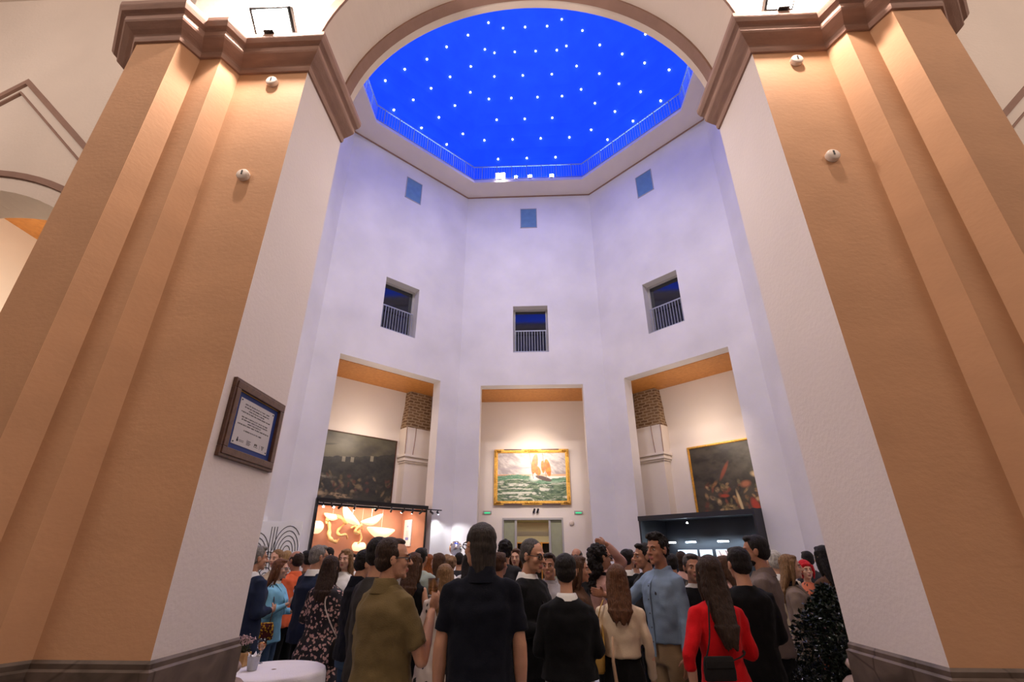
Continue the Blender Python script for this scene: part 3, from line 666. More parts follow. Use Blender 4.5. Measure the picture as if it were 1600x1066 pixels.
for l,pts,r in sc:
    mb=MB(); P=[Vector((p[0],1.25+.12*math.sin(i*1.3),p[1])) for i,p in enumerate(pts)]
    Q=[]
    for i in range(len(P)-1):
        for q in range(5):
            f=q/5; a=P[max(i-1,0)];b=P[i];c_=P[i+1];d_=P[min(i+2,len(P)-1)]
            Q.append(.5*((2*b)+(c_-a)*f+(2*a-5*b+4*c_-d_)*f*f+(3*b-a-3*c_+d_)*f**3))
    Q.append(P[-1]); rr=[r*(.45+.9*math.sin(PI*(i+1)/(len(Q)+1))+.25*math.sin(i*1.1)) for i in range(len(Q))]
    mb.tube([Fm@q for q in Q],rr,10,round_=True); tag(mb.build('horn_sculpture',M['horn'],smooth=True),l,'sculpture','curling sculptures hung in the booth')
# posters in booth
def poster(label,u0,u1,z0,z1,y,fn,side=False,tilt=0,Fmx=None):
    F_=Fmx or Fm
    t=tag(link('framed_poster',None),label,'poster')
    mb=MB(); mb.box(u0,u1,y-.03,y-.002,z0,z1,F_); mb.build('mount',M['paper'],t)
    canvas('print',t,F_,u0+.02,u1-.02,z0+.02,z1-.02,y-.033,fn,60,80)
def p1(a,b):
    c=(.8,.78,.72)
    if .35<a<.65 and .72<b<.8: c=(.3,.35,.6)
    if .3<a<.7 and .25<b<.6 and (int(a*30)+int(b*20))%2: c=(.55,.42,.45)
    if .25<a<.75 and .2<b<.32: c=(.2,.22,.5)
    return c
def p2(a,b):
    return (.05,.05,.06) if abs(math.sin(a*9+2*math.sin(b*7)))<.22 else (.8,.79,.76)
Fr=Fm@Matrix.Translation((1.715,0,0))@Matrix.Rotation(-PI/2,4,'Z')
poster('white framed print with blue figure on the right wall of the booth',-1.25,-.80,2.0,2.82,0,p1,Fmx=Fr)
poster('white print with bold black loops low on the booth rear wall',.75,1.25,1.85,2.3,1.46,p2)
# ------------------------------------------------------------------ right exhibition booth (black)
Fm=frame(1); Z=2.84
t=tag(link('exhibition_booth',None),'black box exhibition booth with cold lights in the right recess','booth')
mb=MB(); mb.box(-1.9,2.05,1.46,1.5,0,Z,Fm); mb.build('rear_panel',M['black'],t)
mb=MB(); mb.box(-1.92,-1.86,-.02,1.5,0,Z,Fm); mb.build('left_panel',M['black'],t)
mb=MB(); mb.box(1.87,1.925,-.5,1.5,0,Z,Fm); mb.build('right_panel',M['black'],t)
mb=MB(); mb.box(-1.92,1.925,-.06,.02,Z-.12,Z+.02,Fm); mb.build('front_beam',M['black'],t)
mb=MB(); mb.box(-1.86,1.87,.02,1.46,Z-.06,Z-.02,Fm); mb.build('roof_panel',M['black'],t)
for i,u in enumerate((-1.95+.35,-.9,.15,1.05)):
    s=tag(link('display_light',None),'cold white tube light over the display, %s of the black booth'%['far left','left','centre','right'][i],'lamp','cold tube lights in the black booth')
    mb=MB(); mb.box(u-.16,u+.16,1.2,1.26,2.08,2.12,Fm); mb.build('tube',M['tube_light'],s)
    mb=MB(); mb.box(u-.02,u+.02,1.23,1.46,2.12,2.14,Fm); mb.build('bracket',M['dark_steel'],s)
def pbl(a,b): return mixc((.6,.7,.85),(.9,.92,.95),.5+nz(a,b,4))
def pgr(a,b): return mixc((.5,.5,.48),(.8,.8,.75),.5+nz(a,b,5))
def ppk(a,b): return mixc((.65,.35,.28),(.85,.6,.5),.5+nz(a,b,5)) if abs(math.sin(a*8+b*2))>.3 else (.15,.1,.1)
poster('pale blue lit picture at the left of the black booth',-1.5,-.85,1.5,1.88,1.46,pbl)
poster('pale grey lit picture in the middle of the black booth',-.75,-.35,1.5,1.88,1.46,pgr)
poster('pink figure picture at the right of the black booth',-.22,.35,1.45,1.88,1.46,ppk)
s=tag(link('spotlight',None),'small lit spotlight hanging inside the black booth roof','spotlight')
mb=MB(); mb.tube([Fm@Vector((-.6,.7,Z-.06)),Fm@Vector((-.6,.7,Z-.16))],.008,6); mb.build('stem',M['dark_steel'],s)
mb=MB(); mb.tube([Fm@Vector((-.6,.74,Z-.14)),Fm@Vector((-.62,.66,Z-.2))],.03,10); mb.build('lamp_barrel',M['dark_steel'],s)
mb=MB(); mb.ell(Fm@Vector((-.622,.655,Z-.203)),.024,u=10,v=6); mb.build('lamp_lens',M['lamp_face'],s)
# ------------------------------------------------------------------ white panel with fan line drawing (left corner)
t=thing('drawing_panel','white panel with dark looping fan line drawing standing in the left corner','panel',(-5.80,11.5,0),math.radians(12))
mb=MB(); mb.box(-.75,.42,0,.05,0,2.42); mb.build('board',M['paper'],t)
mb=MB()
def arcline(cx,cz,rx,rz,a0,a1,w=.008):
    pts=[Vector((cx+rx*math.cos(a0+(a1-a0)*i/14),-.004,cz+rz*math.sin(a0+(a1-a0)*i/14))) for i in range(15)]
    mb.tube([p for p in pts if -.73<p.x<.41 and p.z<2.41] if len([p for p in pts if -.73<p.x<.41 and p.z<2.41])>2 else pts[:3],w,5)
for cx,cz,sgn in ((-.50,1.6,1),(.16,1.75,1),(-.2,1.2,1),(.1,.8,1),(-.5,.9,1)):
    for r in (.10,.17,.24,.31,.38): arcline(cx,cz,r*.8,r*1.5,.1,PI-.1)
for x in (-.18,-.12,-.06): arcline(x,2.3,.05,.9,PI,1.45*PI)
mb.build('line_drawing',M['ink'],t)
# ------------------------------------------------------------------ floodlights
def flood(loc,rz,label,name='floodlight',size=.14,tilt=0,mt='lamp_face'):
    t=thing(name,label,'floodlight',loc,rz)
    mb=MB(); mb.box(-.012,.012,-.012,.012,0,.10); mb.box(-.05,.05,-.05,.05,0,.012); mb.build('stand',M['dark_steel'],t)
    Mx=Matrix.Translation((0,0,.10+size*.5))@Matrix.Rotation(tilt,4,'X')
    mb=MB(); mb.box(-size,size,-.05,.04,-size*.6,size*.6,Mx); bevel(mb.build('housing',M['dark_steel'],t),.01)
    mb=MB(); mb.box(-size*.85,size*.85,-.056,-.051,-size*.48,size*.48,Mx); mb.build('lens',M[mt],t)
    return t
zf=H1+.2
flood((-1.22,16.12,zf),0,'glaring floodlight on the gallery edge under the blue dome',size=.24,tilt=.6)
flood((-.53,16.12,zf),0,'small lit floodlight directly right of the glaring one on the gallery',size=.08,tilt=.6)
flood((.09,16.12,zf),0,'small lit floodlight in the middle of the gallery edge',size=.10,tilt=.6)
flood((1.06,16.12,zf),0,'small lit floodlight rightmost on the gallery edge',size=.10,tilt=.6)
flood((-2.44,2.80,6.2),math.radians(0),'glaring floodlight standing on the left pillar cornice',size=.20,tilt=.9)
flood((2.36,2.80,6.2),math.radians(0),'glaring floodlight standing on the right pillar cornice',size=.13,tilt=.9)
# ------------------------------------------------------------------ lights
def light(typ,name,loc,target,power,col,size=.2,size_y=None,spot=None,blend=.5):
    l=bpy.data.lights.new(name,typ); l.energy=power; l.color=col
    if typ=='AREA':
        l.size=size; 
        if size_y: l.shape='RECTANGLE'; l.size_y=size_y
    else: l.shadow_soft_size=size
    if typ=='SPOT': l.spot_size=math.radians(spot or 80); l.spot_blend=blend
    o=bpy.data.objects.new(name,l); COL.objects.link(o); o.location=loc
    if target is not None: o.rotation_euler=(Vector(target)-Vector(loc)).to_track_quat('-Z','Y').to_euler()
    return o
LP=dict(cornL=235,cornR=165,nave=50,gal=900,front=1300,dome=80,dw=500,glowL=55,glowR=16,recR=260,recC=480,recL=80,glow=60,boothL=60,track=130,boothR=30,corr=30,aisle=160,hall=170,up=210,side=180)
WARM=(1,.80,.62); 
light('POINT','cornice_lamp_light',(-2.44,2.58,6.55),None,LP['cornL'],(1,.86,.78),.05)
light('POINT','cornice_lamp_light',(2.36,2.58,6.50),None,LP['cornR'],(1,.84,.74),.05)
light('POINT','cornice_wall_glow',(-2.44,2.88,6.62),None,LP['glowL'],(1,.93,.93),.03)
light('POINT','cornice_wall_glow',(2.36,2.88,6.58),None,LP['glowR'],(1,.93,.90),.03)
light('AREA','nave_fill_light',(0,-2.2,8.0),(0,3.4,7.5),LP['nave'],(1,.78,.60),3.0,1.0)  # added ambient fill for pillar fronts, arch and vault, no lamp modelled
# gallery
light('SPOT','gallery_flood_light',(-1.22,15.9,17.3),(0.5,8.5,0),LP['gal'],(1,.93,.90),.1,spot=100,blend=1)
for sx in (-1,1): light('SPOT','gallery_flood_light',(sx*2.2,CY-5.4,17.5),(-sx*.8,CY+5.2,5.5),LP['front'],(1,.91,.86),.25,spot=95,blend=.6)
for sx in (-1,1): light('SPOT','gallery_flood_light',(sx*2.4,CY-5.3,17.5),(sx*5.2,CY+4.2,12),LP['front']*.35,(.95,.88,1),.25,spot=80,blend=.9)
for k in range(8):
    a=k*PI/4; r=AP-.30
    light('AREA','dome_uplight',(r*math.cos(a),CY+r*math.sin(a),17.15),(0.55*r*math.cos(a),CY+.55*r*math.sin(a),23.5),LP['dome'],(.24,.45,1),3.4,.25)
# recess lights
for k,p,u in ((1,LP['recR'],.3),(2,LP['recC'],0),(3,LP['recL'],0)):
    F_=frame(k); light('SPOT','painting_spot',F_@Vector((u,-1.2,6.2)),F_@Vector((u if k!=1 else 1.9,RC,4.5 if k!=1 else 3.6)),p,WARM if k!=2 else (1,.86,.72),.1,spot=70,blend=1)
    light('POINT','recess_glow',F_@Vector((0,.9,5.6)),None,LP['glow'],WARM,.4)
F_=frame(3)
light('AREA','booth_light',F_@Vector((-.1,.7,3.0)),F_@Vector((-.1,1.4,1.5)),LP['boothL'],(1,.84,.70),3.0,.4)
light('POINT','booth_lamp_glow',F_@Vector((.28,.75,2.75)),None,LP['boothL']*.35,(1,.85,.65),.1)
light('SPOT','track_spot',F_@Vector((-1.75,-.3,3.0)),(-5.9,11.6,1.6),LP['track'],(.95,.95,1),.04,spot=75,blend=.7)
light('SPOT','track_spot',F_@Vector((1.9,-.35,3.0)),F_@Vector((2.4,0,1.9)),LP['track']*.5,(.9,.95,1),.04,spot=80,blend=.8)
light('SPOT','track_spot',F_@Vector((2.05,-.35,3.0)),frame(2)@Vector((-2.3,0,2.0)),LP['track']*.7,(.95,.95,1),.04,spot=60,blend=.8)
F_=frame(1)
light('AREA','black_booth_light',F_@Vector((-.3,1.15,2.1)),F_@Vector((-.3,1.7,1.2)),LP['boothR'],(.6,.8,1),2.6,.1)
light('SPOT','black_booth_spot',F_@Vector((-.62,.6,2.6)),F_@Vector((-3,-6,0)),LP['boothR']*2,(.7,.85,1),.03,spot=120,blend=.8)
light('AREA','corridor_light',(0,RC+17+2.2,3.0),(0,RC+19.2,0),LP['corr'],(1,.85,.5),1.5)
# aisles
for sx in (-1,1): light('POINT','aisle_light',(sx*8.3,6.8,5.2),None,LP['aisle'],(1,.82,.62),.3)
for sx in (-1,1): light('AREA','nave_side_fill',(sx*6.5,-.8,8.2),(sx*5.5,4.2,6.5),LP['side'],(1,.88,.80),2.0)  # added fills that brighten the aisle walls from the nave sides
light('AREA','hall_fill_light',(0,6.5,7.5),(0,8.5,0),LP['hall'],(1,.85,.72),2.5)  # added warm fill over the hall, not part of the booth track
light('SPOT','dome_top_fill',(-1.0,5.6,17.5),(-.6,13.2,23.6),LP['dw'],(.75,.82,1),.2,spot=60,blend=1)  # added spot that lightens the upper dome
light('AREA','hall_upward_fill',(0,9.5,5.2),(0,10.5,16),LP['up'],(1,.86,.74),3.0)  # added upward fill to warm the gallery soffit and walls
w=bpy.data.worlds.new('night'); scn.world=w; w.use_nodes=True; w.node_tree.nodes['Background'].inputs[0].default_value=(.5,.42,.42,1); w.node_tree.nodes['Background'].inputs[1].default_value=.02
# ------------------------------------------------------------------ camera
cam=bpy.data.cameras.new('camera'); co=bpy.data.objects.new('camera',cam); COL.objects.link(co); scn.camera=co
co.location=(0,0,1.65); co.rotation_euler=(PI/2+math.radians(24.6),0,math.radians(2.5)); cam.sensor_width=36; cam.lens=36*740/1600; cam.clip_start=.05; cam.clip_end=100
vs=scn.view_settings; vs.view_transform='Standard'; vs.look='None'; vs.gamma=1; vs.use_curve_mapping=False; vs.exposure=0.0

# =================================================================== people
from mathutils import Euler
def skin_mat(name,c): return mat(name,c,.5,sss=.12,bump=.15,bscale=120,var=.08,vscale=14,spec=.35)
SK={'fair':skin_mat('skin_fair',(.62,.36,.25)),'mid':skin_mat('skin_medium',(.50,.26,.165)),'tan':skin_mat('skin_tan',(.40,.19,.115))}
M['lips']=mat('lips',(.40,.13,.11),.45,var=.05)
M['eyewhite']=mat('eye_white',(.42,.38,.35),.4); M['iris']=mat('iris_brown',(.03,.015,.008),.2)
HC={'black':(.012,.009,.008),'dkbrown':(.035,.018,.011),'brown':(.085,.04,.02),'auburn':(.17,.065,.03),'chestnut':(.12,.052,.025),'blonde':(.42,.25,.11),'dkblonde':(.27,.15,.07),'grey':(.23,.21,.19),'saltpepper':(.075,.066,.06),'shaggy':(.040,.031,.026),'white':(.6,.56,.5),'red':(.62,.012,.02),'ginger':(.26,.075,.02)}
HM={k:mat('hair_'+k,c,.5,bump=.8,bscale=45,stretch=(4,4,.35),var=.5,vscale=30,spec=.22) for k,c in HC.items()}
FM={}
def fab(name,c,rough=.9,bump=.25,bs=160,var=.10):
    if name not in FM: FM[name]=mat('fabric_'+name,c,rough,bump=bump,bscale=bs,var=var,vscale=5,spec=.12,sheen=.04)
    return FM[name]
F=dict(black=(.006,.006,.007),navyblk=(.006,.007,.013),navy=(.018,.026,.055),olive=(.135,.095,.040),dkgrey=(.045,.042,.042),charcoal=(.03,.03,.034),denim=(.19,.26,.36),khaki=(.28,.19,.11),cream=(.62,.50,.36),white=(.75,.73,.70),red=(.55,.008,.012),coral=(.70,.13,.05),skyblue=(.22,.50,.68),taupe=(.20,.145,.115),greybrown=(.16,.12,.105),grey=(.30,.27,.25),sage=(.33,.38,.33),pinkbeige=(.52,.30,.25),yellow=(.7,.45,.08),ltgrey=(.42,.40,.42),jeans=(.05,.09,.16),brown=(.09,.045,.025),lilac=(.33,.27,.40),orange=(.55,.16,.05),scarf=(.12,.10,.08))
for k,c in F.items(): fab(k,c)
def print_mat(name,base,ink,scale,th,kind):
    m,nt,b=new_mat(name); N=nt.nodes; L=nt.links; tc=N.new('ShaderNodeTexCoord')
    n=N.new('ShaderNodeTexNoise'); n.inputs['Scale'].default_value=scale*(1.2 if kind=='bird' else .8); n.inputs['Detail'].default_value=2; L.new(tc.outputs['Object'],n.inputs['Vector'])
    ad=N.new('ShaderNodeVectorMath'); ad.operation='MULTIPLY_ADD'; k=.10 if kind=='bird' else .06; ad.inputs[1].default_value=(k,k,k); L.new(n.outputs['Color'],ad.inputs[0]); L.new(tc.outputs['Object'],ad.inputs[2])
    v=N.new('ShaderNodeTexVoronoi'); v.inputs['Scale'].default_value=scale; L.new(ad.outputs[0],v.inputs['Vector'])
    r=N.new('ShaderNodeMapRange'); r.inputs[1].default_value=th; r.inputs[2].default_value=th+.04; L.new(v.outputs['Distance'],r.inputs[0])
    mx=N.new('ShaderNodeMix'); mx.data_type='RGBA'; mx.inputs[6].default_value=ink+(1,); mx.inputs[7].default_value=base+(1,); L.new(r.outputs[0],mx.inputs[0]); L.new(mx.outputs[2],b.inputs['Base Color']); b.inputs['Roughness'].default_value=.85
    return m
FM['floral']=print_mat('fabric_floral',(.012,.010,.014),(.50,.30,.27),26,.36,'fl')
FM['birds']=print_mat('fabric_birds',(.66,.56,.48),(.012,.012,.012),11,.22,'bird')
FM['orangeprint']=print_mat('fabric_orange',(.50,.13,.06),(.03,.015,.01),16,.3,'bird')
FM['glass']=mat('drinking_glass',(1,1,1),.02,trans=1,spec=.5); FM['amber']=mat('amber_drink',(.75,.30,.05),.05,trans=.7); FM['shoe']=mat('shoe_leather',(.015,.012,.011),.35,bump=.1)
_m,_nt,_b=new_mat('spectacle_lens'); _b.inputs['Transmission Weight'].default_value=1; _b.inputs['IOR'].default_value=1.05; _b.inputs['Roughness'].default_value=.0; _b.inputs['Specular IOR Level'].default_value=.1; FM['thinlens']=_m
FM['watch']=mat('steel_watch',(.4,.4,.4),.3,.9); FM['mustard']=mat('mustard_leather',(.42,.23,.04),.6,bump=.3,bscale=60,var=.2); FM['strapwhite']=mat('ivory_strap',(.62,.52,.45),.6,var=.05)
TEX=bpy.data.textures.new('cloth_fold','CLOUDS'); TEX.noise_scale=.11; TEX.noise_depth=1
TEXH=bpy.data.textures.new('hair_tuft','CLOUDS'); TEXH.noise_scale=.03; TEXH.noise_depth=1
TEXC=bpy.data.textures.new('hair_curl','CLOUDS'); TEXC.noise_scale=.035; TEXC.noise_depth=2
PENDING=[]
def remesh(o,vox,smooth=3,disp=0,tex=None,lips=None):
    m=o.modifiers.new('r','REMESH'); m.mode='VOXEL'; m.voxel_size=vox; m.use_smooth_shade=True
    if smooth: q=o.modifiers.new('s','SMOOTH'); q.factor=.5; q.iterations=smooth
    if disp: d=o.modifiers.new('d','DISPLACE'); d.texture=tex; d.strength=disp; d.mid_level=.5; d.texture_coords='LOCAL'
    PENDING.append((o,lips)); return o
PROF={'m':[(.78,.164,.120,-.01),(.92,.162,.118,-.01),(1.0,.153,.110,-.005),(1.08,.150,.108,0),(1.2,.162,.115,0),(1.32,.178,.118,0),(1.395,.170,.102,-.01),(1.435,.135,.084,-.02),(1.47,.085,.070,-.025),(1.50,.064,.062,-.02)],
 'f':[(.78,.168,.122,-.01),(.92,.160,.118,-.01),(1.0,.138,.100,0),(1.08,.120,.090,0),(1.2,.130,.102,.008),(1.28,.142,.116,.015),(1.36,.145,.100,0),(1.41,.128,.082,-.012),(1.445,.095,.066,-.02),(1.48,.055,.054,-.02)]}
def pr(sex,z):
    P=PROF[sex]
    if z<=P[0][0]: return P[0][1:]
    for a,b in zip(P[:-1],P[1:]):
        if a[0]<=z<=b[0]:
            f=(z-a[0])/(b[0]-a[0]); return tuple(a[i]+(b[i]-a[i])*f for i in (1,2,3))
    return P[-1][1:]
ARMS={'down':((.218,-.03,1.14),(.228,.03,.89),(0,.1,-1),.3),'back':((.22,-.09,1.15),(.23,-.06,.90),(-.1,.1,-1),.3),'bent':((.212,-.03,1.13),(.13,.20,1.14),(-.5,.8,.1),.6),'hold':((.215,-.01,1.13),(.13,.22,1.24),(-.2,.6,.7),.9),
 'cross':((.22,-.02,1.13),(.02,.20,1.16),(-1,.15,.1),.5),'hip':((.36,-.07,1.14),(.21,-.03,1.00),(-.8,.3,-.6),.5),'pocket':((.28,-.08,1.14),(.215,.05,.95),(-.2,.3,-1),.4),
 'head':((.13,.27,1.585),(.075,.085,1.765),(-.5,-.85,.15),.5),'out':((.34,.20,1.25),(.38,.42,1.33),(.05,.9,.25),.3),'up':((.27,.12,1.36),(.20,.20,1.60),(-.1,.1,1),.8),'behind':((.27,-.14,1.16),(.10,-.17,1.08),(-.9,.05,0),.5)}
def person(name,label,x,y,h,rz,sex='m',skin='mid',hair='short',hc='dkbrown',top='black',hem=.90,sleeve='short',pants='black',skirt=None,aL='down',aR='down',yaw=0,pitch=0,glasses=None,face=False,fat=1.0,lod=1,collar=None,jacket=None,dress=False,beard=False,loose=.012,neckline=0,inner=None,group=None,belt=False):
    s=h/1.75
    t=thing('person',label,'person',(x,y,0),math.radians(rz),group)
    S=lambda v:Vector(v)*s
    SHW=.168 if sex=='m' else .146; SHZ=1.405 if sex=='m' else 1.385
    vox={1:.0075,2:.011,3:.015}[lod]; ss=sex
    hz=0 if sex=='m' else -.005
    skm=SK[skin]
    # ---- head transform
    piv=Vector((0,-.03,1.50)); HT=Matrix.Translation(piv)@Euler((math.radians(pitch),0,math.radians(yaw)),'XYZ').to_matrix().to_4x4()@Matrix.Translation(-piv)@Matrix.Translation((0,.005,1.637+hz))
    hs=1.05 if sex=='m' else 1.0
    def H(v): return (HT@(Vector(v)*hs))*s
    def hell(mb,c,r,rot=None,u=16,v=10):
        R=(HT.to_3x3()*s*hs)
        if rot is not None: R=R@rot
        mb.ell(H(c),r,M=R,u=u,v=v)
    mb=MB()
    hell(mb,(0,-.014,.028),(.074,.094,.085)); hell(mb,(0,.020,-.030),(.060,.066,.085)); hell(mb,(0,.034,-.075),(.043 if sex=='f' else .048,.048,.032)); hell(mb,(0,.070,-.096),(.020,.015,.016))
    for q in (-1,1):
        hell(mb,(q*.036,.056,-.028),(.023,.022,.024)); hell(mb,(q*.076,-.006,-.008),(.010,.020,.031)); hell(mb,(q*.079,-.008,.004),(.008,.017,.020)); hell(mb,(q*.012,.098,-.030),(.008,.009,.007))
    hell(mb,(0,.074,.024),(.050,.014,.011))
    mb.tube([H((0,.084,.018)),H((0,.098,-.008)),H((0,.109,-.027))],[.007*s,.009*s,.0125*s],10,round_=True)
    hell(mb,(0,.086,-.057),(.023,.009,.006)); hell(mb,(0,.084,-.067),(.020,.010,.007))
    nr=.054 if sex=='m' else .044
    mb.tube([H((0,-.018,-.03)),H((0,-.022,-.09)),Vector((0,-.03,1.49))*s,Vector((0,-.03,1.42))*s],[nr*s*1.02,nr*s,nr*1.05*s,nr*1.4*s],16,round_=True)
    # ---- torso + legs (body)
    rg=[]
    for z in (.80,.92,1.0,1.08,1.2,1.3,1.36,1.40,1.44,1.475):
        rx,ry,yc=pr(sex,z+ (0 if sex=='m' else 0)); k=(fat if z<1.35 else 1)
        k2=.80 if neckline==0 or z<1.3 else .95
        rg.append([S((math.cos(2*PI*j/18)*rx*k*k2,yc+math.sin(2*PI*j/18)*ry*k*k2,z)) for j in range(18)])
    mb.loft(rg)
    for q in (-1,1):
        mb.tube([S((q*.085,0,.88)),S((q*.10,.0,.50)),S((q*.105,-.01,.12)),S((q*.105,.0,.06))],[.072*s,.045*s,.036*s,.036*s],10,round_=True)
    hands={}
    def armgeo(q,pose):
        a=ARMS[pose] if isinstance(pose,str) else pose
        E,W,hd,curl=a; E=Vector((q*E[0],E[1],E[2])); W=Vector((q*W[0],W[1],W[2])); hd=Vector((q*hd[0],hd[1],hd[2])).normalized()
        Sh=Vector((q*SHW,-.012,SHZ)); return Sh,E,W,hd,curl
    for q,pose in ((-1,aL),(1,aR)):
        Sh,E,W,hd,curl=armgeo(q,pose); k=1 if sex=='m' else .84
        mb.tube([S(Sh),S(Sh.lerp(E,.5)),S(E)],[.036*k*s,.043*k*s,.038*k*s],12,round_=True); mb.tube([S(E),S(E.lerp(W,.35)),S(W)],[.040*k*s,.041*k*s,.027*k*s],12,round_=True)
        # palm normal
        fa=(W-E).normalized(); side=Vector((0,1,0)) if abs(hd.z)>.7 else Vector((0,0,1))
        wv=(side-hd*side.dot(hd)).normalized()      # across the palm, towards thumb
        nv=hd.cross(wv)*q*-1
        if nv.dot(Vector((-q,0,0)))<0 and abs(hd.z)>.7: nv=-nv
        kk=.94 if sex=='m' else .85
        P0=W+hd*.012; 
        R=Matrix((wv,nv,hd)).transposed()
        mb.ell(S(P0+hd*.045),(.040*kk*s,.0155*kk*s,.052*kk*s),M=R,u=12,v=8)
        if lod<3:
            for fi,(o,L) in enumerate(((.029,.070),(.010,.080),(-.010,.074),(-.029,.058))):
                b=P0+hd*.078*kk+wv*o*kk; d=hd.copy(); pts=[b-hd*.015]; ang=0
                for sg_,fr in enumerate((.42,.33,.25)):
                    ang+=curl*(.55+.12*fi)*(1.0 if sg_ else .6); dd=(hd*math.cos(ang)+nv*math.sin(ang)).normalized(); b=b+dd*L*fr*kk; pts.append(b.copy())
                mb.tube([S(p) for p in pts],[.0092*kk*s,.0088*kk*s,.008*kk*s,.007*kk*s],8,round_=True)
            b=P0+hd*.018+wv*.026*kk; d1=(wv*.75+hd*.65+nv*.45).normalized(); d2=(wv*.15+hd*.9+nv*.55).normalized()
            mb.tube([S(b),S(b+d1*.036*kk),S(b+d1*.036*kk+d2*.03*kk)],[.0125*kk*s,.011*kk*s,.0085*kk*s],8,round_=True)
        else: mb.ell(S(P0+hd*.105+nv*.02),(.036*s,.013*s,.042*s),M=R,u=10,v=6)
        hands[q]=(P0+hd*.085+nv*.035,hd,nv,W,E)
    b=mb.build('body',[skm,M['lips']],t); 
    lipc=[H((0,.092,-.062))]; remesh(b,vox*s if lod>1 else .0062,3 if lod==1 else 2,lips=(lipc[0],HT.to_3x3().copy(),s*hs) if face else None)
    if face:
        for q in (-1,1):
            e=MB(); hell(e,(q*.030,.0740,.001),(.0115,.0105,.0068)); eo=e.build('eye',M['eyewhite'],t,smooth=True)
            e=MB(); hell(e,(q*.030,.0815,.001),(.0058,.0040,.0056)); e.build('iris',M['iris'],eo,smooth=True)
            e=MB(); e.tube([H((q*.014,.0885,.021)),H((q*.030,.0865,.0265)),H((q*.047,.074,.020))],[.0028*s,.0034*s,.002*s],6,round_=True); e.build('eyebrow',HM[hc if hc in('black','dkbrown','brown','grey') else 'brown'],t,smooth=True)
    # ---- hair
    hb=MB(); hv=.0065*s if lod==1 else .011*s; dsp=.004; tx=TEXH
    def cap(k=1.0,back=.0):
        hell(hb,(0,-.024-back,.043),(.0815*k,.092*k,.0835*k)); hell(hb,(0,-.045,-.005),(.076*k,.070*k,.070*k))
        for q in (-1,1): hell(hb,(q*.069,-.005,.032),(.012,.034*k,.040))
    if hair=='short': cap(); hell(hb,(0,.035,.095),(.055,.045,.026))
    elif hair=='quiff': cap(); hell(hb,(0,.045,.100),(.058,.042,.032)); hell(hb,(0,.0,.115),(.06,.06,.025)); dsp=.014
    elif hair=='crop': cap(.965); dsp=.002
    elif hair=='balding':
        hell(hb,(0,-.045,.022),(.080,.068,.078)); hell(hb,(0,-.048,-.015),(.073,.062,.060))
        for q in (-1,1): hell(hb,(q*.069,-.006,.012),(.012,.036,.036))
    elif hair=='receding':
        hell(hb,(0,-.036,.042),(.083,.084,.084)); hell(hb,(0,-.05,-.012),(.077,.066,.066)); hell(hb,(0,.012,.092),(.046,.052,.026))
        for q in (-1,1): hell(hb,(q*.070,-.008,.022),(.013,.036,.038))
    elif hair=='bald': pass
    elif hair=='bob':   # chin/collar length
        cap(1.02); rg=[]
        for i,(z,rx,ry,yc) in enumerate(((.05,.076,.072,-.03),(.0,.081,.066,-.038),(-.05,.079,.058,-.046),(-.10,.073,.050,-.052),(-.135,.068,.044,-.060),(-.155,.058,.030,-.066))):
            rg.append([H((math.cos(2*PI*j/20)*rx*(1+.02*math.sin(j*2.3)),yc+math.sin(2*PI*j/20)*ry,z)) for j in range(20)])
        hb.loft(rg); dsp=.003
    elif hair in('long','longwave','xlong'):
        cap(1.04); L={'long':.30,'longwave':.34,'xlong':.42}[hair]; n=9; rg=[]
        for i in range(n):
            f=i/(n-1); z=.05-(L+.05)*f; rx=.082+.022*math.sin(PI*min(1,f*1.2)*.8)-.040*max(0,f-.75)*4; rx*=(1-.42*max(0,f-.35)) if L>.4 else 1; ry=.072-.034*f; yc=-.034-.052*min(1,f*1.5)-.07*max(0,f-.45)-(.05*max(0,f-.3) if L>.4 else 0)
            row=[]
            for j in range(24):
                a=2*PI*j/24; w=1+.035*math.sin(j*2.6+i*.15)+.025*math.sin(j*5.1+1)+(.03*math.sin(i*1.6+j) if hair=='longwave' else 0)
                v=Vector((math.cos(a)*rx*w,yc+math.sin(a)*ry*w,z))
                # lower hair follows torso, not head turn
                v1=(HT@(v*hs)); v2=(Matrix.Translation((0,.005,1.637+hz))@(v*hs)); g=max(0,min(1,(f-.3)/.5)); row.append((v1*(1-g)+v2*g)*s)
            rg.append(row)
        hb.loft(rg)
        ce=sum((v for v in rg[-2]),Vector())/24; dn=Vector((0,-.004,-1)); rl=random.Random(len(label))
        for i in range(11):
            a=PI*(.95+1.1*i/10); v0=rg[-3][int((a/(2*PI))*24)%24]; v1=rg[-1][int((a/(2*PI))*24)%24]; hb.tube([v0.lerp(v1,.2),v0.lerp(v1,.8),v1+dn*rl.uniform(.012,.05)*s],[.017*s,.015*s,.004*s],8,round_=True)
        for q in (-1,1): hb.tube([H((q*.070,.012,.05)),H((q*.078,.008,-.03)),H((q*.080,.0,-.10)),H((q*.082,-.02,-.17))],[.022*s,.022*s,.021*s,.012*s],10,round_=True)
        hell(hb,(0,.02,.095),(.06,.05,.024)); dsp=.012 if hair=='longwave' else .0035
    elif hair=='curly':
        cap(1.12); dsp=.022; tx=TEXC
    elif hair=='bigcurl':
        cap(1.10,.015); dsp=.022; tx=TEXC
        for i in range(46):
            a=random.uniform(PI*1.0,PI*2.0); f=random.random(); z=.07-.36*f; r=.085+.025*math.sin(PI*f); hell(hb,(math.cos(a)*r*.95,-.045+math.sin(a)*r*.8-.02*f,z),(.028,.028,.034))
        hell(hb,(0,-.085,-.10),(.085,.060,.16))
    elif hair=='bun':
        cap(1.02); hell(hb,(0,-.125,.045),(.040,.038,.040)); dsp=.008
    elif hair=='bobcut':   # short fringe bob (red)
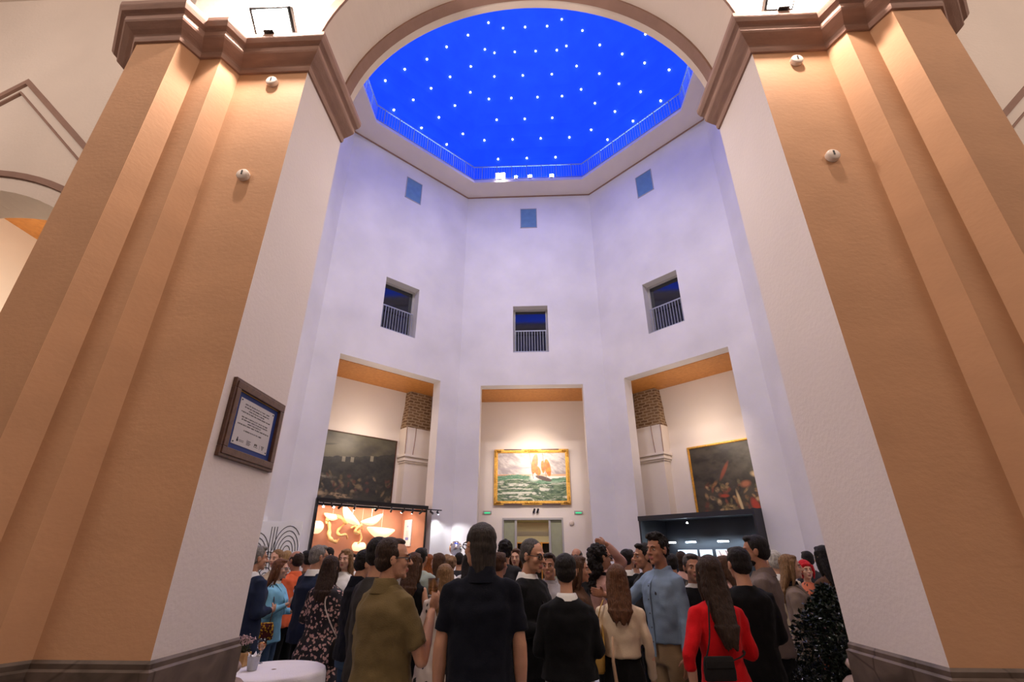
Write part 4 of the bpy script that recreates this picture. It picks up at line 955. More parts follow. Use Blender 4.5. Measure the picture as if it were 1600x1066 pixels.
        cap(1.08); hell(hb,(0,.052,.066),(.062,.030,.026))
        for q in (-1,1): hb.tube([H((q*.074,.03,.05)),H((q*.082,.02,-.03)),H((q*.078,.01,-.10))],[.02*s,.022*s,.012*s],10,round_=True)
        hell(hb,(0,-.05,-.05),(.082,.055,.07))
    if hb.v: remesh(hb.build('hair',HM[hc],t),hv,2,dsp*s*2,tx)
    if beard:
        q=MB(); hell(q,(0,.030,-.072),(.0515,.056,.040)); hell(q,(0,.066,-.094),(.026,.024,.022)); remesh(q.build('beard',HM[hc],t),.007,2,.004,TEXH)
    if glasses:
        g=MB()
        for q in (-1,1):
            ps=[H((q*.032+.0215*math.cos(a),.0945-.10*abs(.0215*math.cos(a)*1)*(1 if q*math.cos(a)>0 else 0),.002+.0185*math.sin(a))) for a in [2*PI*i/16 for i in range(17)]]
            g.tube(ps,.0022*s*(1.4 if glasses=='black' else 1),6); g.tube([H((q*.053,.090,.006)),H((q*.077,.05,.007)),H((q*.083,-.005,.004)),H((q*.083,-.02,-.008))],.0022*s*1.3,6)
        g.tube([H((-.011,.098,.004)),H((0,.100,.007)),H((.011,.098,.004))],.0022*s,6)
        g.build('glasses',M['ink'] if glasses=='black' else FM['watch'],t,smooth=True)
        g=MB()
        for q in (-1,1):
            ps=[H((q*.032+.020*math.cos(a),.0945,.002+.017*math.sin(a))) for a in [2*PI*i/16 for i in range(16)]]; g.add(ps,[tuple(range(16))]); ps=[H((q*.032+.020*math.cos(a),.0935,.002+.017*math.sin(a))) for a in [2*PI*i/16 for i in range(16)]]; g.add(ps,[tuple(range(15,-1,-1))])
        g.build('lens',FM['thinlens'],t)
    # ---- garments
    fat_=fat
    def garment(nm,m,hemz,sl,lo,zt=1.485,flare=0,armk=1.0,disp=.014,lens=None):
        g=MB(); rg=[]; zs=[hemz+ (zt-hemz)*i/14 for i in range(15)]
        for z in zs:
            rx,ry,yc=pr(sex,z); k=(fat_ if z<1.35 else 1); l=lo if z<1.40 else lo*max(.35,(zt+.02-z)/.10)
            fl=flare*max(0,(1.0-z))
            rg.append([S((math.cos(2*PI*j/24)*(rx*k+l+fl)*(1+.012*math.sin(3*j+z*9)),yc+math.sin(2*PI*j/24)*(ry*k+l+fl*.8),z)) for j in range(24)])
        g.loft(rg)
        for q,pose in ((-1,aL),(1,aR)):
            Sh,E,W,hd,curl=armgeo(q,pose); k=armk*(.90 if sex=='m' else .80)
            Si=Vector((q*SHW*.72,-.015,SHZ+.012))
            if sl=='none': g.tube([S(Si),S(Sh)],[.05*k*s,.045*k*s],12,round_=True); continue
            if sl=='short':
                e=Sh.lerp(E,.78); g.tube([S(Si),S(Sh),S(Sh.lerp(E,.4)),S(e)],[(.058)*k*s,.066*k*s,.067*k*s,.068*k*s],14,round_=False)
            else:
                g.tube([S(Si),S(Sh),S(Sh.lerp(E,.5)),S(E)],[.058*k*s,.066*k*s,.061*k*s,.055*k*s],14,round_=True)
                e=E.lerp(W,.93 if sl=='long' else .38); g.tube([S(E),S(E.lerp(e,.5)),S(e)],[.056*k*s,.053*k*s,(.041 if sl=='long' else .050)*k*s],14,round_=False)
        o=g.build(nm,m,t); remesh(o,(.011 if lod==1 else .016)*s,3,disp*s*2.2,TEX); return o
    fm=FM[top]
    if jacket:
        # inner shirt shows at neck and front, jacket over
        garment('shirt',FM['white' if sleeve=='none' else (inner or 'white')],.95,'long' if sleeve=='none' else 'none',.004,disp=.004,zt=1.50)
        jk=garment('jacket',FM[jacket],hem,sleeve,.026,zt=1.465,armk=1.12,disp=.012)
        # lapels
        g=MB()
        for q in (-1,1):
            pts=[(q*.062,-.055,1.475),(q*.075,.02,1.465),(q*.070,.085,1.40),(q*.045,.150,1.28),(q*.012,.158,1.12)]
            wds=(.012,.022,.030,.026,.006); ring=[]
            for p,w in zip(pts,wds): ring.append([S((p[0]-q*w,p[1]+.006,p[2])),S((p[0]+q*w*.8,p[1]+.002,p[2])),S((p[0]+q*w*.8,p[1]-.008,p[2])),S((p[0]-q*w,p[1]-.004,p[2]))])
            g.loft(ring)
        g.build('lapel',FM[jacket],t,smooth=False)
    else:
        garment('dress' if dress else ('polo_shirt' if collar=='polo' else 'shirt' if sleeve!='none' else 'top'),fm,hem,sleeve,loose,flare=.18 if dress else 0)
    if collar or jacket:
        cm=FM[collar] if (collar in FM) else (fm if not jacket else FM[inner or 'white'])
        g=MB(); rg=[]
        r0=(.066 if sex=='m' else .057)
        if sex=='f': r0-=.006
        for zz,rr in ((1.445,r0+.034),(1.470,r0+.026),(1.492,r0+.016),(1.528-(.016 if sex=='m' else .034)*(collar!='polo'),r0+.009),(1.528-(.016 if sex=='m' else .034)*(collar!='polo'),r0+.003),(1.48,r0+.004)):
            rg.append([S((math.cos(a)*rr,-.028+math.sin(a)*rr*(1.0 if math.sin(a)<0 else 1.02),zz-.040*max(0,math.sin(a)))) for a in [2*PI*j/24+PI/2 for j in range(24)]])
        g.loft(rg,cap=False); g.build('collar',cm,t,smooth=True)
    # ---- legs
    if not dress or True:
        if skirt:
            g=MB(); rg=[]; m_=FM[skirt[0]]; z1=skirt[1]
            for i in range(11):
                z=1.09-(1.09-z1)*i/10; rx,ry,yc=pr(sex,max(z,.80)); e=.010+.10*max(0,.9-z); rg.append([S((math.cos(2*PI*j/32)*(rx+e)*(1+.03*math.sin(j*1.9)*(i/10)),yc+math.sin(2*PI*j/32)*(ry+e),z)) for j in range(32)])
            g.loft(rg); g.build('skirt',m_,t,smooth=True)
        elif not dress:
            g=MB(); rg=[]
            for z in (.80,.86,.92,.98,1.02):
                rx,ry,yc=pr(sex,z); rg.append([S((math.cos(2*PI*j/20)*(rx*fat+.004)*.98,yc+math.sin(2*PI*j/20)*(ry*fat+.004),z)) for j in range(20)])
            g.loft(rg)
            for q in (-1,1): g.tube([S((q*.082,-.005,.86)),S((q*.092,0,.68)),S((q*.10,.0,.48)),S((q*.104,-.01,.25)),S((q*.105,-.005,.09))],[.092*s,.080*s,.063*s,.056*s,.054*s],14)
            remesh(g.build('trousers',FM[pants],t),.014*s,3,.010,TEX)
    for q in (-1,1):
        g=MB(); g.ell(S((q*.105,.055,.045)),(.046*s,.135*s,.044*s)); g.ell(S((q*.105,-.03,.06)),(.042*s,.055*s,.055*s)); g.v=[(v[0],v[1],max(.002,v[2])) for v in g.v]; g.build('shoe',FM['shoe'],t,smooth=True)
    if belt: 
        g=MB(); rx,ry,yc=pr(sex,1.0); rg=[[S((math.cos(2*PI*j/24)*(rx+.02+o_),yc+math.sin(2*PI*j/24)*(ry+.02+o_),z)) for j in range(24)] for o_,z in ((0,.985),(.004,.99),(.004,1.015),(0,1.02))]; g.loft(rg,cap=False); g.build('belt',FM['brown'],t)
    Tm=Matrix.Translation((x,y,0))@Matrix.Rotation(math.radians(rz),4,'Z')
    return dict(t=t,S=s,T=Tm,hand={q:(Tm@(v[0]*s),(Tm.to_3x3()@v[1]),(Tm@(v[3]*s))) for q,v in hands.items()})
PP={}
PP['polo']=person('person','man from behind in black polo shirt with shaggy collar-length dark hair, centre front',-0.327,3.250,1.836,4,hair='bob',hc='shaggy',top='navyblk',collar='polo',hem=0.86,skin='mid',yaw=36,glasses='black',face=True,aL='down',aR='down',loose=0.022,fat=1.08,pants='charcoal')
PP['olive']=person('person','man in olive polo shirt and glasses holding up a tumbler, seen from behind',-0.925,3.350,1.757,-38,hair='receding',hc='dkbrown',top='olive',collar='polo',hem=0.84,skin='mid',yaw=-34,glasses='black',face=True,aL='down',aR=((0.26, 0.08, 1.1), (0.16, 0.22, 1.33), (0.0, 0.35, 0.95), 0.8),loose=0.03,fat=1.16,pants='khaki')
PP['sweater']=person('person','short dark-haired person in black sweater with white collar and shirt tails, from behind',0.215,3.750,1.675,2,sex='f',hair='short',hc='black',top='black',collar='white',sleeve='long',hem=0.97,skin='mid',aL='bent',aR='bent',loose=0.04,fat=1.15,skirt=None,pants='white')
PP['baldglasses']=person('person','grey cropped man with round black glasses in black jacket, facing right',-0.032,4.300,1.787,-118,hair='crop',hc='saltpepper',jacket='black',inner='white',sleeve='long',hem=0.82,skin='mid',yaw=-8,pitch=-8,glasses='black',face=True,aL='hold',aR='bent',fat=1.05)
PP['blouse']=person('person','woman from behind with long straight brown hair, cream blouse and black skirt',0.658,4.300,1.598,-6,sex='f',hair='long',hc='chestnut',top='cream',sleeve='long',hem=1.06,skin='fair',skirt=('black', 0.35),aL='bent',aR='down',loose=0.03)
PP['denim']=person('person','tall dark-haired man in light denim shirt and khaki trousers, looking left',1.122,4.800,1.835,118,hair='quiff',hc='black',top='denim',collar='denim',sleeve='long',hem=0.95,skin='tan',pants='khaki',yaw=8,face=True,aR=((0.3, 0.14, 1.22), (0.34, 0.34, 1.28), (0.1, 0.9, 0.2), 0.3),aL='down',loose=0.022)
PP['red']=person('person','woman in bright red cardigan with very long dark brown hair, from behind',1.220,3.750,1.662,8,sex='f',hair='xlong',hc='dkbrown',top='red',sleeve='elbow',hem=0.95,skin='mid',pants='black',aL=((0.26, -0.06, 1.14), (0.235, -0.02, 0.9), (0, 0.1, -1), 0.15),aR='bent',loose=0.024)
PP['blackback']=person('person','dark short-haired person in plain black top standing between red cardigan and grey-brown shirt',1.607,4.200,1.715,6,hair='short',hc='black',top='black',sleeve='long',hem=0.86,skin='mid',aL='bent',aR='bent',loose=0.03)
PP['brownshirt']=person('person','bearded dark-haired man in grey-brown shirt looking left',1.985,4.750,1.821,62,hair='short',hc='black',top='greybrown',collar='greybrown',sleeve='long',hem=0.88,skin='tan',face=True,beard=True,yaw=5,aL='bent',aR='hip',loose=0.022,pants='black')
PP['darkgrey']=person('person','man in dark grey long-sleeved shirt just behind the olive polo shirt',-1.202,4.000,1.784,-38,hair='short',hc='black',top='dkgrey',sleeve='long',hem=0.84,skin='mid',aL='down',aR='bent',loose=0.03,yaw=-10,pants='charcoal')
PP['navypolo']=person('person','stocky dark-haired man in short-sleeved navy polo, looking down right',-1.628,4.900,1.713,-52,hair='short',hc='black',top='navyblk',collar='polo',hem=0.86,skin='mid',face=True,aL='down',aR='bent',yaw=-10,pitch=-10,loose=0.025,fat=1.1,pants='jeans')
PP['floral']=person('person','woman from behind in black and pink floral dress with long dark hair',-2.156,5.450,1.666,-4,sex='f',hair='long',hc='dkbrown',top='floral',dress=True,sleeve='long',hem=0.35,skin='mid',aL='bent',aR='bent',loose=0.05)
PP['navysuit']=person('person','grey-haired man in dark navy suit at the edge of the left pillar',-3.025,5.550,1.756,-28,hair='short',hc='grey',jacket='navy',inner='white',sleeve='long',hem=0.78,skin='mid',aL='down',aR='bent',yaw=-15,fat=1.12,pants='navy')
PP['skyblue']=person('person','auburn-haired woman in light blue blazer with clear glasses holding a drink',-3.112,6.300,1.633,-84,sex='f',hair='long',hc='auburn',jacket='skyblue',inner='white',sleeve='long',hem=0.82,skin='fair',face=True,glasses='steel',pants='jeans',aR='hold',aL='bent')
PP['coral']=person('person','balding man with coral shirt facing left behind the light blue blazer',-3.177,6.800,1.726,74,hair='balding',hc='dkbrown',top='coral',collar='coral',sleeve='long',hem=0.88,skin='tan',face=True,aL='bent',aR='down',loose=0.03,fat=1.1)
PP['navyblazer']=person('person','silver-haired man in navy blazer and glasses turned away to the right',-2.536,6.000,1.771,-26,hair='short',hc='grey',jacket='navy',inner='white',sleeve='long',hem=0.8,skin='mid',face=True,glasses='black',yaw=-22,fat=1.2,aL='bent',aR='bent')
PP['birds']=person('person','blonde woman from behind in cream dress printed with black birds',-0.859,5.000,1.591,4,sex='f',hair='long',hc='dkblonde',top='birds',dress=True,sleeve='long',hem=0.45,skin='fair',aL='bent',aR='bent',loose=0.05)
PP['bareshoulder']=person('person','woman with long light brown hair and bare shoulders behind the raised tumbler',-1.306,5.600,1.698,-12,sex='f',hair='long',hc='brown',top='black',sleeve='none',hem=0.88,skin='mid',aL='bent',aR='bent',yaw=-10,neckline=1)
PP['curly']=person('person','curly black-haired woman in pink-beige blazer and glasses with one hand on her head',0.679,5.350,1.773,-78,sex='f',hair='bigcurl',hc='black',jacket='pinkbeige',inner='black',sleeve='long',hem=0.84,skin='mid',face=True,glasses='black',aL='head',aR='bent')
PP['profilewoman']=person('person','long-haired woman in profile right beside the white collar, face only showing',0.405,4.900,1.663,-92,sex='f',hair='long',hc='brown',top='brown',sleeve='long',hem=0.88,skin='mid',face=True,aL='bent',aR='bent')
PP['greyface']=person('person','dark-haired man in grey jacket facing the camera beside round glasses man',0.145,5.450,1.683,168,hair='short',hc='dkbrown',jacket='ltgrey',inner='ltgrey',sleeve='long',hem=0.82,skin='mid',face=True,aL='bent',aR='down')
PP['behinddenim']=person('person','man in dark slate shirt half hidden behind the denim shirt, facing left',1.141,5.500,1.776,100,hair='short',hc='black',top='charcoal',collar='lilac',sleeve='long',hem=0.84,skin='mid',face=True,aL='down',aR='bent',loose=0.03)
PP['waiter']=person('person','grey-haired man facing the camera with white sleeves and black vest',1.479,5.000,1.674,176,hair='short',hc='saltpepper',jacket='black',inner='scarf',top='white',sleeve='none',hem=0.6,skin='mid',face=True,aL='bent',aR='hip')
PP['whitehair']=person('person','white-haired person in cream coat turned away at the right',2.786,6.200,1.716,-8,hair='short',hc='white',jacket='cream',inner='white',sleeve='long',hem=0.7,skin='fair',aL='bent',aR='down')
PP['taupe']=person('person','blonde woman in taupe double-breasted blazer looking right',2.620,5.500,1.677,-116,sex='f',hair='long',hc='dkblonde',jacket='taupe',inner='black',sleeve='long',hem=0.8,skin='fair',face=True,yaw=4,aL='bent',aR='hold')
PP['redhair']=person('person','woman with bright red fringed hair facing the camera in orange patterned dress',3.465,6.900,1.618,166,sex='f',hair='bobcut',hc='red',top='orangeprint',sleeve='none',dress=True,hem=0.5,skin='fair',face=True,aL='bent',aR='hold',neckline=1,yaw=8)
PP['darklong']=person('person','tall person with long very dark brown hair right behind the shrub',3.108,5.750,1.767,18,sex='f',hair='xlong',hc='black',top='brown',sleeve='long',hem=0.88,skin='mid',aL='bent',aR='bent')
PP['blondeface']=person('person','wavy blonde woman facing the camera before the terracotta booth',-2.466,6.700,1.748,176,sex='f',hair='longwave',hc='dkblonde',top='white',sleeve='long',hem=0.9,skin='fair',face=True,lod=2)
PP['woman18']=person('person','dark blonde woman facing the camera behind the navy suit',-3.647,7.200,1.756,172,sex='f',hair='bob',hc='dkblonde',top='cream',sleeve='long',hem=0.9,skin='fair',face=True,lod=2)
PP['blonde19']=person('person','pale blonde head behind the balding coral shirt man, left of him',-4.089,8.400,1.756,40,sex='f',hair='bob',hc='blonde',top='ltgrey',sleeve='long',hem=0.9,skin='fair',lod=2)
PP['dark22']=person('person','dark-haired man between the coral shirt and navy blazer',-3.376,7.600,1.736,60,hair='short',hc='black',top='brown',sleeve='long',hem=0.9,skin='tan',lod=2)
PP['dark22b']=person('person','dark-haired man far behind the navy blazer, face toward the camera',-3.568,8.800,1.801,150,hair='short',hc='black',top='charcoal',sleeve='long',hem=0.9,skin='mid',face=True,lod=2)
PP['face46']=person('person','man facing left seen between navy polo and dark grey shirt',-1.858,6.000,1.681,85,hair='short',hc='black',top='charcoal',sleeve='long',hem=0.9,skin='fair',face=True,lod=2)
PP['sage25']=person('person','dark-haired man in sage green shirt behind the bare-shouldered woman',-1.517,6.900,1.758,-14,hair='short',hc='black',top='sage',sleeve='short',hem=0.88,skin='mid',lod=2)
PP['ginger']=person('person','woman with long ginger hair from behind in black top',-1.694,8.300,1.696,4,sex='f',hair='long',hc='ginger',top='black',sleeve='short',hem=0.9,skin='fair',lod=2)
PP['brown27']=person('person','woman with long brown hair looking left behind the bird dress',-1.326,7.200,1.705,24,sex='f',hair='long',hc='brown',top='black',sleeve='none',hem=0.9,skin='fair',face=True,yaw=40,lod=2,neckline=1)
PP['raised']=person('person','person in white far back raising a phone hand above the crowd',-1.589,9.400,1.703,0,sex='f',hair='bun',hc='dkblonde',top='white',sleeve='short',hem=0.9,skin='fair',lod=3,aL='up')
PP['bun28']=person('person','woman with light brown hair in a bun before the white wall',-1.266,7.900,1.676,4,sex='f',hair='bun',hc='dkblonde',top='white',sleeve='short',hem=0.9,skin='fair',lod=3)
PP['tee29']=person('person','dark-haired man in black t-shirt from behind before the white wall',-1.295,8.900,1.720,2,hair='crop',hc='black',top='charcoal',sleeve='short',hem=0.9,skin='mid',lod=3)
PP['long30']=person('person',"woman with long dark hair immediately left of the front man's shaggy hair",-1.098,8.500,1.707,8,sex='f',hair='long',hc='black',top='white',sleeve='none',hem=0.9,skin='fair',lod=3)
PP['curlback']=person('person','curly dark-haired man in dark shirt below the doorway',-0.404,7.200,1.853,-14,hair='curly',hc='black',top='charcoal',sleeve='long',hem=0.9,skin='mid',lod=2)
PP['face32']=person('person','brown-haired woman facing the camera beside the curly-haired man',-0.275,7.600,1.769,170,sex='f',hair='long',hc='brown',top='yellow',sleeve='short',hem=0.9,skin='fair',face=True,lod=2)
PP['brown45']=person('person',"brown-haired man just behind the black polo shirt's right shoulder",-0.390,5.800,1.693,-30,hair='short',hc='brown',top='brown',sleeve='short',hem=0.9,skin='tan',lod=2)
PP['bald33']=person('person','bald man behind the profile woman, far back',0.701,8.800,1.788,150,hair='balding',hc='black',top='charcoal',sleeve='long',hem=0.9,skin='tan',face=True,lod=2)
PP['suit34']=person('person','dark-haired man in dark suit with white collar behind the raised arm',1.232,7.000,1.742,-36,hair='short',hc='black',jacket='black',inner='white',sleeve='long',hem=0.84,skin='mid',lod=2,yaw=-15)
PP['curly35']=person('person','curly brown-haired woman right of the dark suit',1.482,7.800,1.710,10,sex='f',hair='curly',hc='brown',top='ltgrey',sleeve='long',hem=0.9,skin='fair',lod=2)
PP['back37']=person('person',"dark-haired head directly right of the denim shirt man's neck",1.801,7.000,1.687,12,hair='short',hc='black',top='charcoal',sleeve='long',hem=0.9,skin='mid',lod=2)
PP['back37b']=person('person','brown-haired woman in pale pink before the black booth',2.219,8.000,1.738,-10,sex='f',hair='bob',hc='dkbrown',top='pinkbeige',sleeve='long',hem=0.9,skin='fair',lod=2)
PP['pink44']=person('person','woman facing left between red cardigan hair and black top',2.194,6.200,1.668,60,sex='f',hair='long',hc='brown',top='pinkbeige',sleeve='none',hem=0.9,skin='fair',face=True,lod=2,neckline=1)
PP['dark43']=person('person','dark head beside the red-haired woman, further back',4.288,8.400,1.732,0,hair='short',hc='black',top='charcoal',sleeve='long',hem=0.9,skin='mid',lod=2)
PP['longback']=person('person','dark long-haired woman between grey-brown shirt and white hair',2.978,6.900,1.686,20,sex='f',hair='long',hc='black',top='charcoal',sleeve='long',hem=0.9,skin='mid',lod=2)
PP['far1']=person('person','person far back under the small green sign, behind curly black hair',0.988,9.000,1.720,170,hair='short',hc='brown',top='white',sleeve='long',hem=0.9,skin='fair',face=True,lod=3)
PP['far2']=person('person','far dark-haired person in grey beside the raised elbow',1.519,9.600,1.704,10,hair='short',hc='dkbrown',top='grey',sleeve='long',hem=0.9,skin='fair',lod=3)
PP['far3']=person('person','far dark-haired person hidden behind the olive polo man',-2.294,8.900,1.680,20,hair='short',hc='black',top='grey',sleeve='long',hem=0.9,skin='mid',lod=3)
PP['far4']=person('person','far person before the left edge of the black booth',1.777,8.000,1.676,-20,sex='f',hair='bob',hc='black',top='white',sleeve='long',hem=0.9,skin='mid',lod=3)
PP['far5']=person('person','far person facing the camera before the pale blue picture',2.558,8.300,1.658,170,hair='short',hc='brown',top='navy',sleeve='long',hem=0.9,skin='fair',face=True,lod=3)
PP['far6']=person('person','far person facing the camera beside the wavy blonde woman',-3.151,8.900,1.701,-160,hair='short',hc='dkbrown',top='white',sleeve='long',hem=0.9,skin='fair',face=True,lod=3)
# ------------------------------------------------------------------ held and worn things
def wineglass(p,label,tumbler=False,amber=True,parent_name='wine_glass'):
    t=thing(parent_name,label,'glass',p)
    mb=MB()
    if tumbler: prf=[(.001,-.045),(.030,-.045),(.037,.055),(.0355,.055),(.029,-.038),(.001,-.038)]
    else: prf=[(.001,-.085),(.032,-.085),(.030,-.081),(.005,-.078),(.0035,-.01),(.012,0),(.034,.03),(.038,.055),(.034,.10),(.0325,.10),(.036,.055),(.032,.031),(.011,.004),(.001,.002)]
    mb.lathe(prf,n=24); mb.build('bowl',FM['glass'],t,smooth=True)
    mb=MB()
    mb.lathe([(.001,-.037),(.0285,-.037),(.0325,.0),(.001,.0)] if tumbler else [(.001,.004),(.011,.006),(.031,.032),(.0345,.052),(.001,.052)],n=20); mb.build('drink',FM['amber'],t,smooth=True)
    return t
def hand(k,q=1,dz=0.0,d=(0,0,0)): p=PP[k]['hand'][q][0].copy(); p.z+=dz; return p+Vector(d)
wineglass(hand('olive',1,.045),'clear tumbler held up by the man in the olive polo shirt',True,parent_name='tumbler')
wineglass(hand('skyblue',1,.03),'wine glass held by the woman in the light blue blazer')
# bags
def P_(k,v): return PP[k]['T']@(Vector(v)*PP[k]['S'])
def bag(name,label,k,c,size,mt,strap=None,smat=None,rot=0,slouch=.0):
    R=PP[k]['T'].to_3x3().to_4x4()@Matrix.Rotation(rot,4,'Z'); pos=P_(k,c)
    t=thing(name,label,'bag',pos)
    a,b,c_=size; mb=MB(); rg=[]
    for f,(kx,ky) in ((-1,(.92,.8)),(-.9,(1,1)),(-.2,(1.02,1.1)),(.5,(.97,.9)),(.92,(.9,.5)),(1,(.86,.2))):
        rg.append([R.to_3x3()@Vector((math.copysign(abs(math.cos(q))**.5,math.cos(q))*a*kx,math.copysign(abs(math.sin(q))**.5,math.sin(q))*b*ky,f*c_ - slouch*(math.cos(q)**2))) for q in [2*PI*j/24 for j in range(24)]])
    mb.loft(rg); mb.build('bag_body',mt,t,smooth=True)
    mb=MB(); mb.loft([[R.to_3x3()@Vector(v) for v in ((-a*.9,-b*1.02-e,c_*zz),(a*.9,-b*1.02-e,c_*zz))]+[R.to_3x3()@Vector(v) for v in ((a*.9,-b*.9,c_*zz),(-a*.9,-b*.9,c_*zz))] for e,zz in ((.0,.95),(.006,.6),(.006,.1))]); mb.build('flap',mt,t)
    if strap:
        mb=MB(); pts=[P_(k,p)-pos for p in strap]; Q=[]
        for i in range(len(pts)-1):
            for q in range(5):
                f=q/5; A=pts[max(i-1,0)];B=pts[i];C_=pts[i+1];D_=pts[min(i+2,len(pts)-1)]; Q.append(.5*((2*B)+(C_-A)*f+(2*A-5*B+4*C_-D_)*f*f+(3*B-A-3*C_+D_)*f**3))
        Q.append(pts[-1]); mb.tube(Q,.009,8,flat=.45); mb.build('strap',smat or mt,t,smooth=True)
    return t
bag('shoulder_bag','mustard slouchy leather shoulder bag hanging from the woman in the cream blouse','blouse',(-.21,-.05,1.13),(.08,.05,.16),FM['mustard'],[(-.20,-.05,1.27),(-.17,-.09,1.40),(-.135,-.05,1.475),(-.15,.06,1.42),(-.20,.03,1.27)],rot=PI/2)
bag('crossbody_bag','small black flat bag at the hip of the woman in red','red',(-.12,-.180,1.08),(.10,.018,.065),fab('bagblack',(.015,.013,.013)),[(-.20,-.165,1.12),(-.15,-.165,1.25),(-.09,-.10,1.46),(.0,.12,1.35),(.11,.13,1.2),(.118,-.09,1.15),(-.03,-.185,1.12)])
bag('crossbody_bag','black bag on an ivory strap worn over the floral dress','floral',(.215,-.02,.86),(.12,.04,.11),fab('bagblack2',(.015,.013,.013)),[(.20,-.03,.97),(.15,-.135,1.12),(.075,-.155,1.28),(.055,-.10,1.43),(.03,.0,1.475),(-.06,.15,1.3)],FM['strapwhite'],rot=PI/2)
t=bag('clutch_bag','yellow red and black patterned clutch beside the woman in the light blue blazer','skyblue',(.27,.0,.965),(.14,.03,.085),print_mat('clutch_pattern',(.10,.012,.01),(.75,.42,.02),34,.42,'fl'),[(.27,-.09,1.04),(.20,-.07,1.25),(.13,-.02,1.46),(.19,.07,1.25),(.27,.09,1.04)],fab('strapbrown',(.08,.03,.015)),rot=PI/2)
# scarf/sash of the blouse woman
mb=MB(); pts=[P_('blouse',(-.08,-.155,1.22)),P_('blouse',(-.09,-.17,1.05)),P_('blouse',(-.07,-.19,.85)),P_('blouse',(-.09,-.20,.66))]; pts=[PP['blouse']['T'].inverted()@p for p in pts]
mb.tube(pts,[.03,.04,.045,.05],10,flat=.3); o=mb.build('sash',fab('sash',(.42,.27,.17)),PP['blouse']['t'],smooth=True)
# wristwatch on woman in red
def band(k,q,m,w=.012,r=.031,nm='wristwatch'):
    W=PP[k]['hand'][q][2]; hd=PP[k]['hand'][q][1]; Ti=PP[k]['T'].inverted(); c=Ti@W; d=(Ti.to_3x3()@hd).normalized(); mb=MB(); mb.tube([c-d*w,c+d*w],r,16); mb.build(nm,m,PP[k]['t'])
band('red',-1,FM['watch'])
d_=PP['denim']; mb=MB(); S_=lambda v:Vector(v)*d_['S']
mb.loft([[S_((-.014,.02+.1,z)) for z in ()] or [S_((x_,y_,z)) for x_,y_ in ((-.014,yy),(.014,yy),(.014,yy-.01),(-.014,yy-.01))] for z,yy in ((1.44,.075),(1.38,.128),(1.30,.150),(1.15,.148),(1.0,.143),(.86,.148))]); pk=mb.build('placket',FM['denim'],d_['t'])
mb=MB()
for z,yy in ((1.36,.139),(1.26,.152),(1.16,.152),(1.06,.147),(.96,.147)): mb.ell(S_((0,yy,z)),(.006,.003,.006),u=8,v=6)
for z_,w_ in ((1.315,.004),(1.308,.008),(1.30,.006)): mb.box(*[c for c in (S_((-.085-w_,0,0)).x,S_((-.085+w_,0,0)).x,S_((0,.140,0)).y,S_((0,.146,0)).y,S_((0,0,z_-.004)).z,S_((0,0,z_+.004)).z)])
mb.build('buttons_and_emblem',M['ink'],pk)
# ------------------------------------------------------------------ small table at the left
tb=thing('cocktail_table','round table under a white cloth beside the left pillar','table',(-2.202,4.665,0))
mb=MB(); rg=[]; n=72
for i,(r,z,w) in enumerate(((.02,.80,0),(.30,.80,0),(.395,.80,0),(.410,.792,0),(.42,.765,.006),(.425,.60,.014),(.43,.40,.020),(.432,.20,.026),(.435,.03,.03))):
    rg.append([Vector(((r+w*math.sin(9*2*PI*j/n)+w*.4*math.sin(14*2*PI*j/n+1))*math.cos(2*PI*j/n),(r+w*math.sin(9*2*PI*j/n)+w*.4*math.sin(14*2*PI*j/n+1))*math.sin(2*PI*j/n),z)) for j in range(n)])
mb.loft(rg,cap=False); 
tc=mb.build('tablecloth',M['cloth_white'],None,smooth=True); tc.location=(-2.202,4.665,0); tag(tc,'white round tablecloth draped over the table beside the left pillar','tablecloth')
mb=MB(); mb.lathe([(.001,.765),(.39,.765),(.39,.79),(.001,.79)],n=36); mb.build('table_top',M['wood'],tb)
mb=MB(); mb.lathe([(.03,.02),(.03,.765)],n=14); mb.build('pedestal',M['dark_steel'],tb)
mb=MB(); mb.lathe([(.25,0),(.25,.015),(.04,.03)],n=24,cap=True); mb.build('foot',M['dark_steel'],tb)
# second table in the crowd
TX,TY=0.936,9.648
tb=thing('cocktail_table','tall white-clothed table in the crowd behind the white-collared black sweater','table',(TX,TY,0))
mb=MB(); mb.lathe([(.001,1.08),(.30,1.08),(.30,1.105),(.001,1.105)],n=36); mb.build('table_top',M['wood'],tb)
mb=MB(); mb.lathe([(.03,.02),(.03,1.08)],n=14); mb.build('pedestal',M['dark_steel'],tb)
mb=MB(); mb.lathe([(.25,0),(.25,.015),(.04,.03)],n=24,cap=True); mb.build('foot',M['dark_steel'],tb)
mb=MB(); rg=[]
for r,z,w in ((.01,1.115,0),(.28,1.115,0),(.315,1.105,0),(.32,1.06,.004),(.25,.6,.02),(.32,.04,.02)):
    rg.append([Vector(((r+w*math.sin(8*2*PI*j/n))*math.cos(2*PI*j/n),(r+w*math.sin(8*2*PI*j/n))*math.sin(2*PI*j/n),z)) for j in range(n)])
mb.loft(rg,cap=False); tc=mb.build('tablecloth',M['cloth_white'],None,smooth=True); tc.location=(TX,TY,0); tag(tc,'white tablecloth covering the tall table in the middle of the crowd','tablecloth')
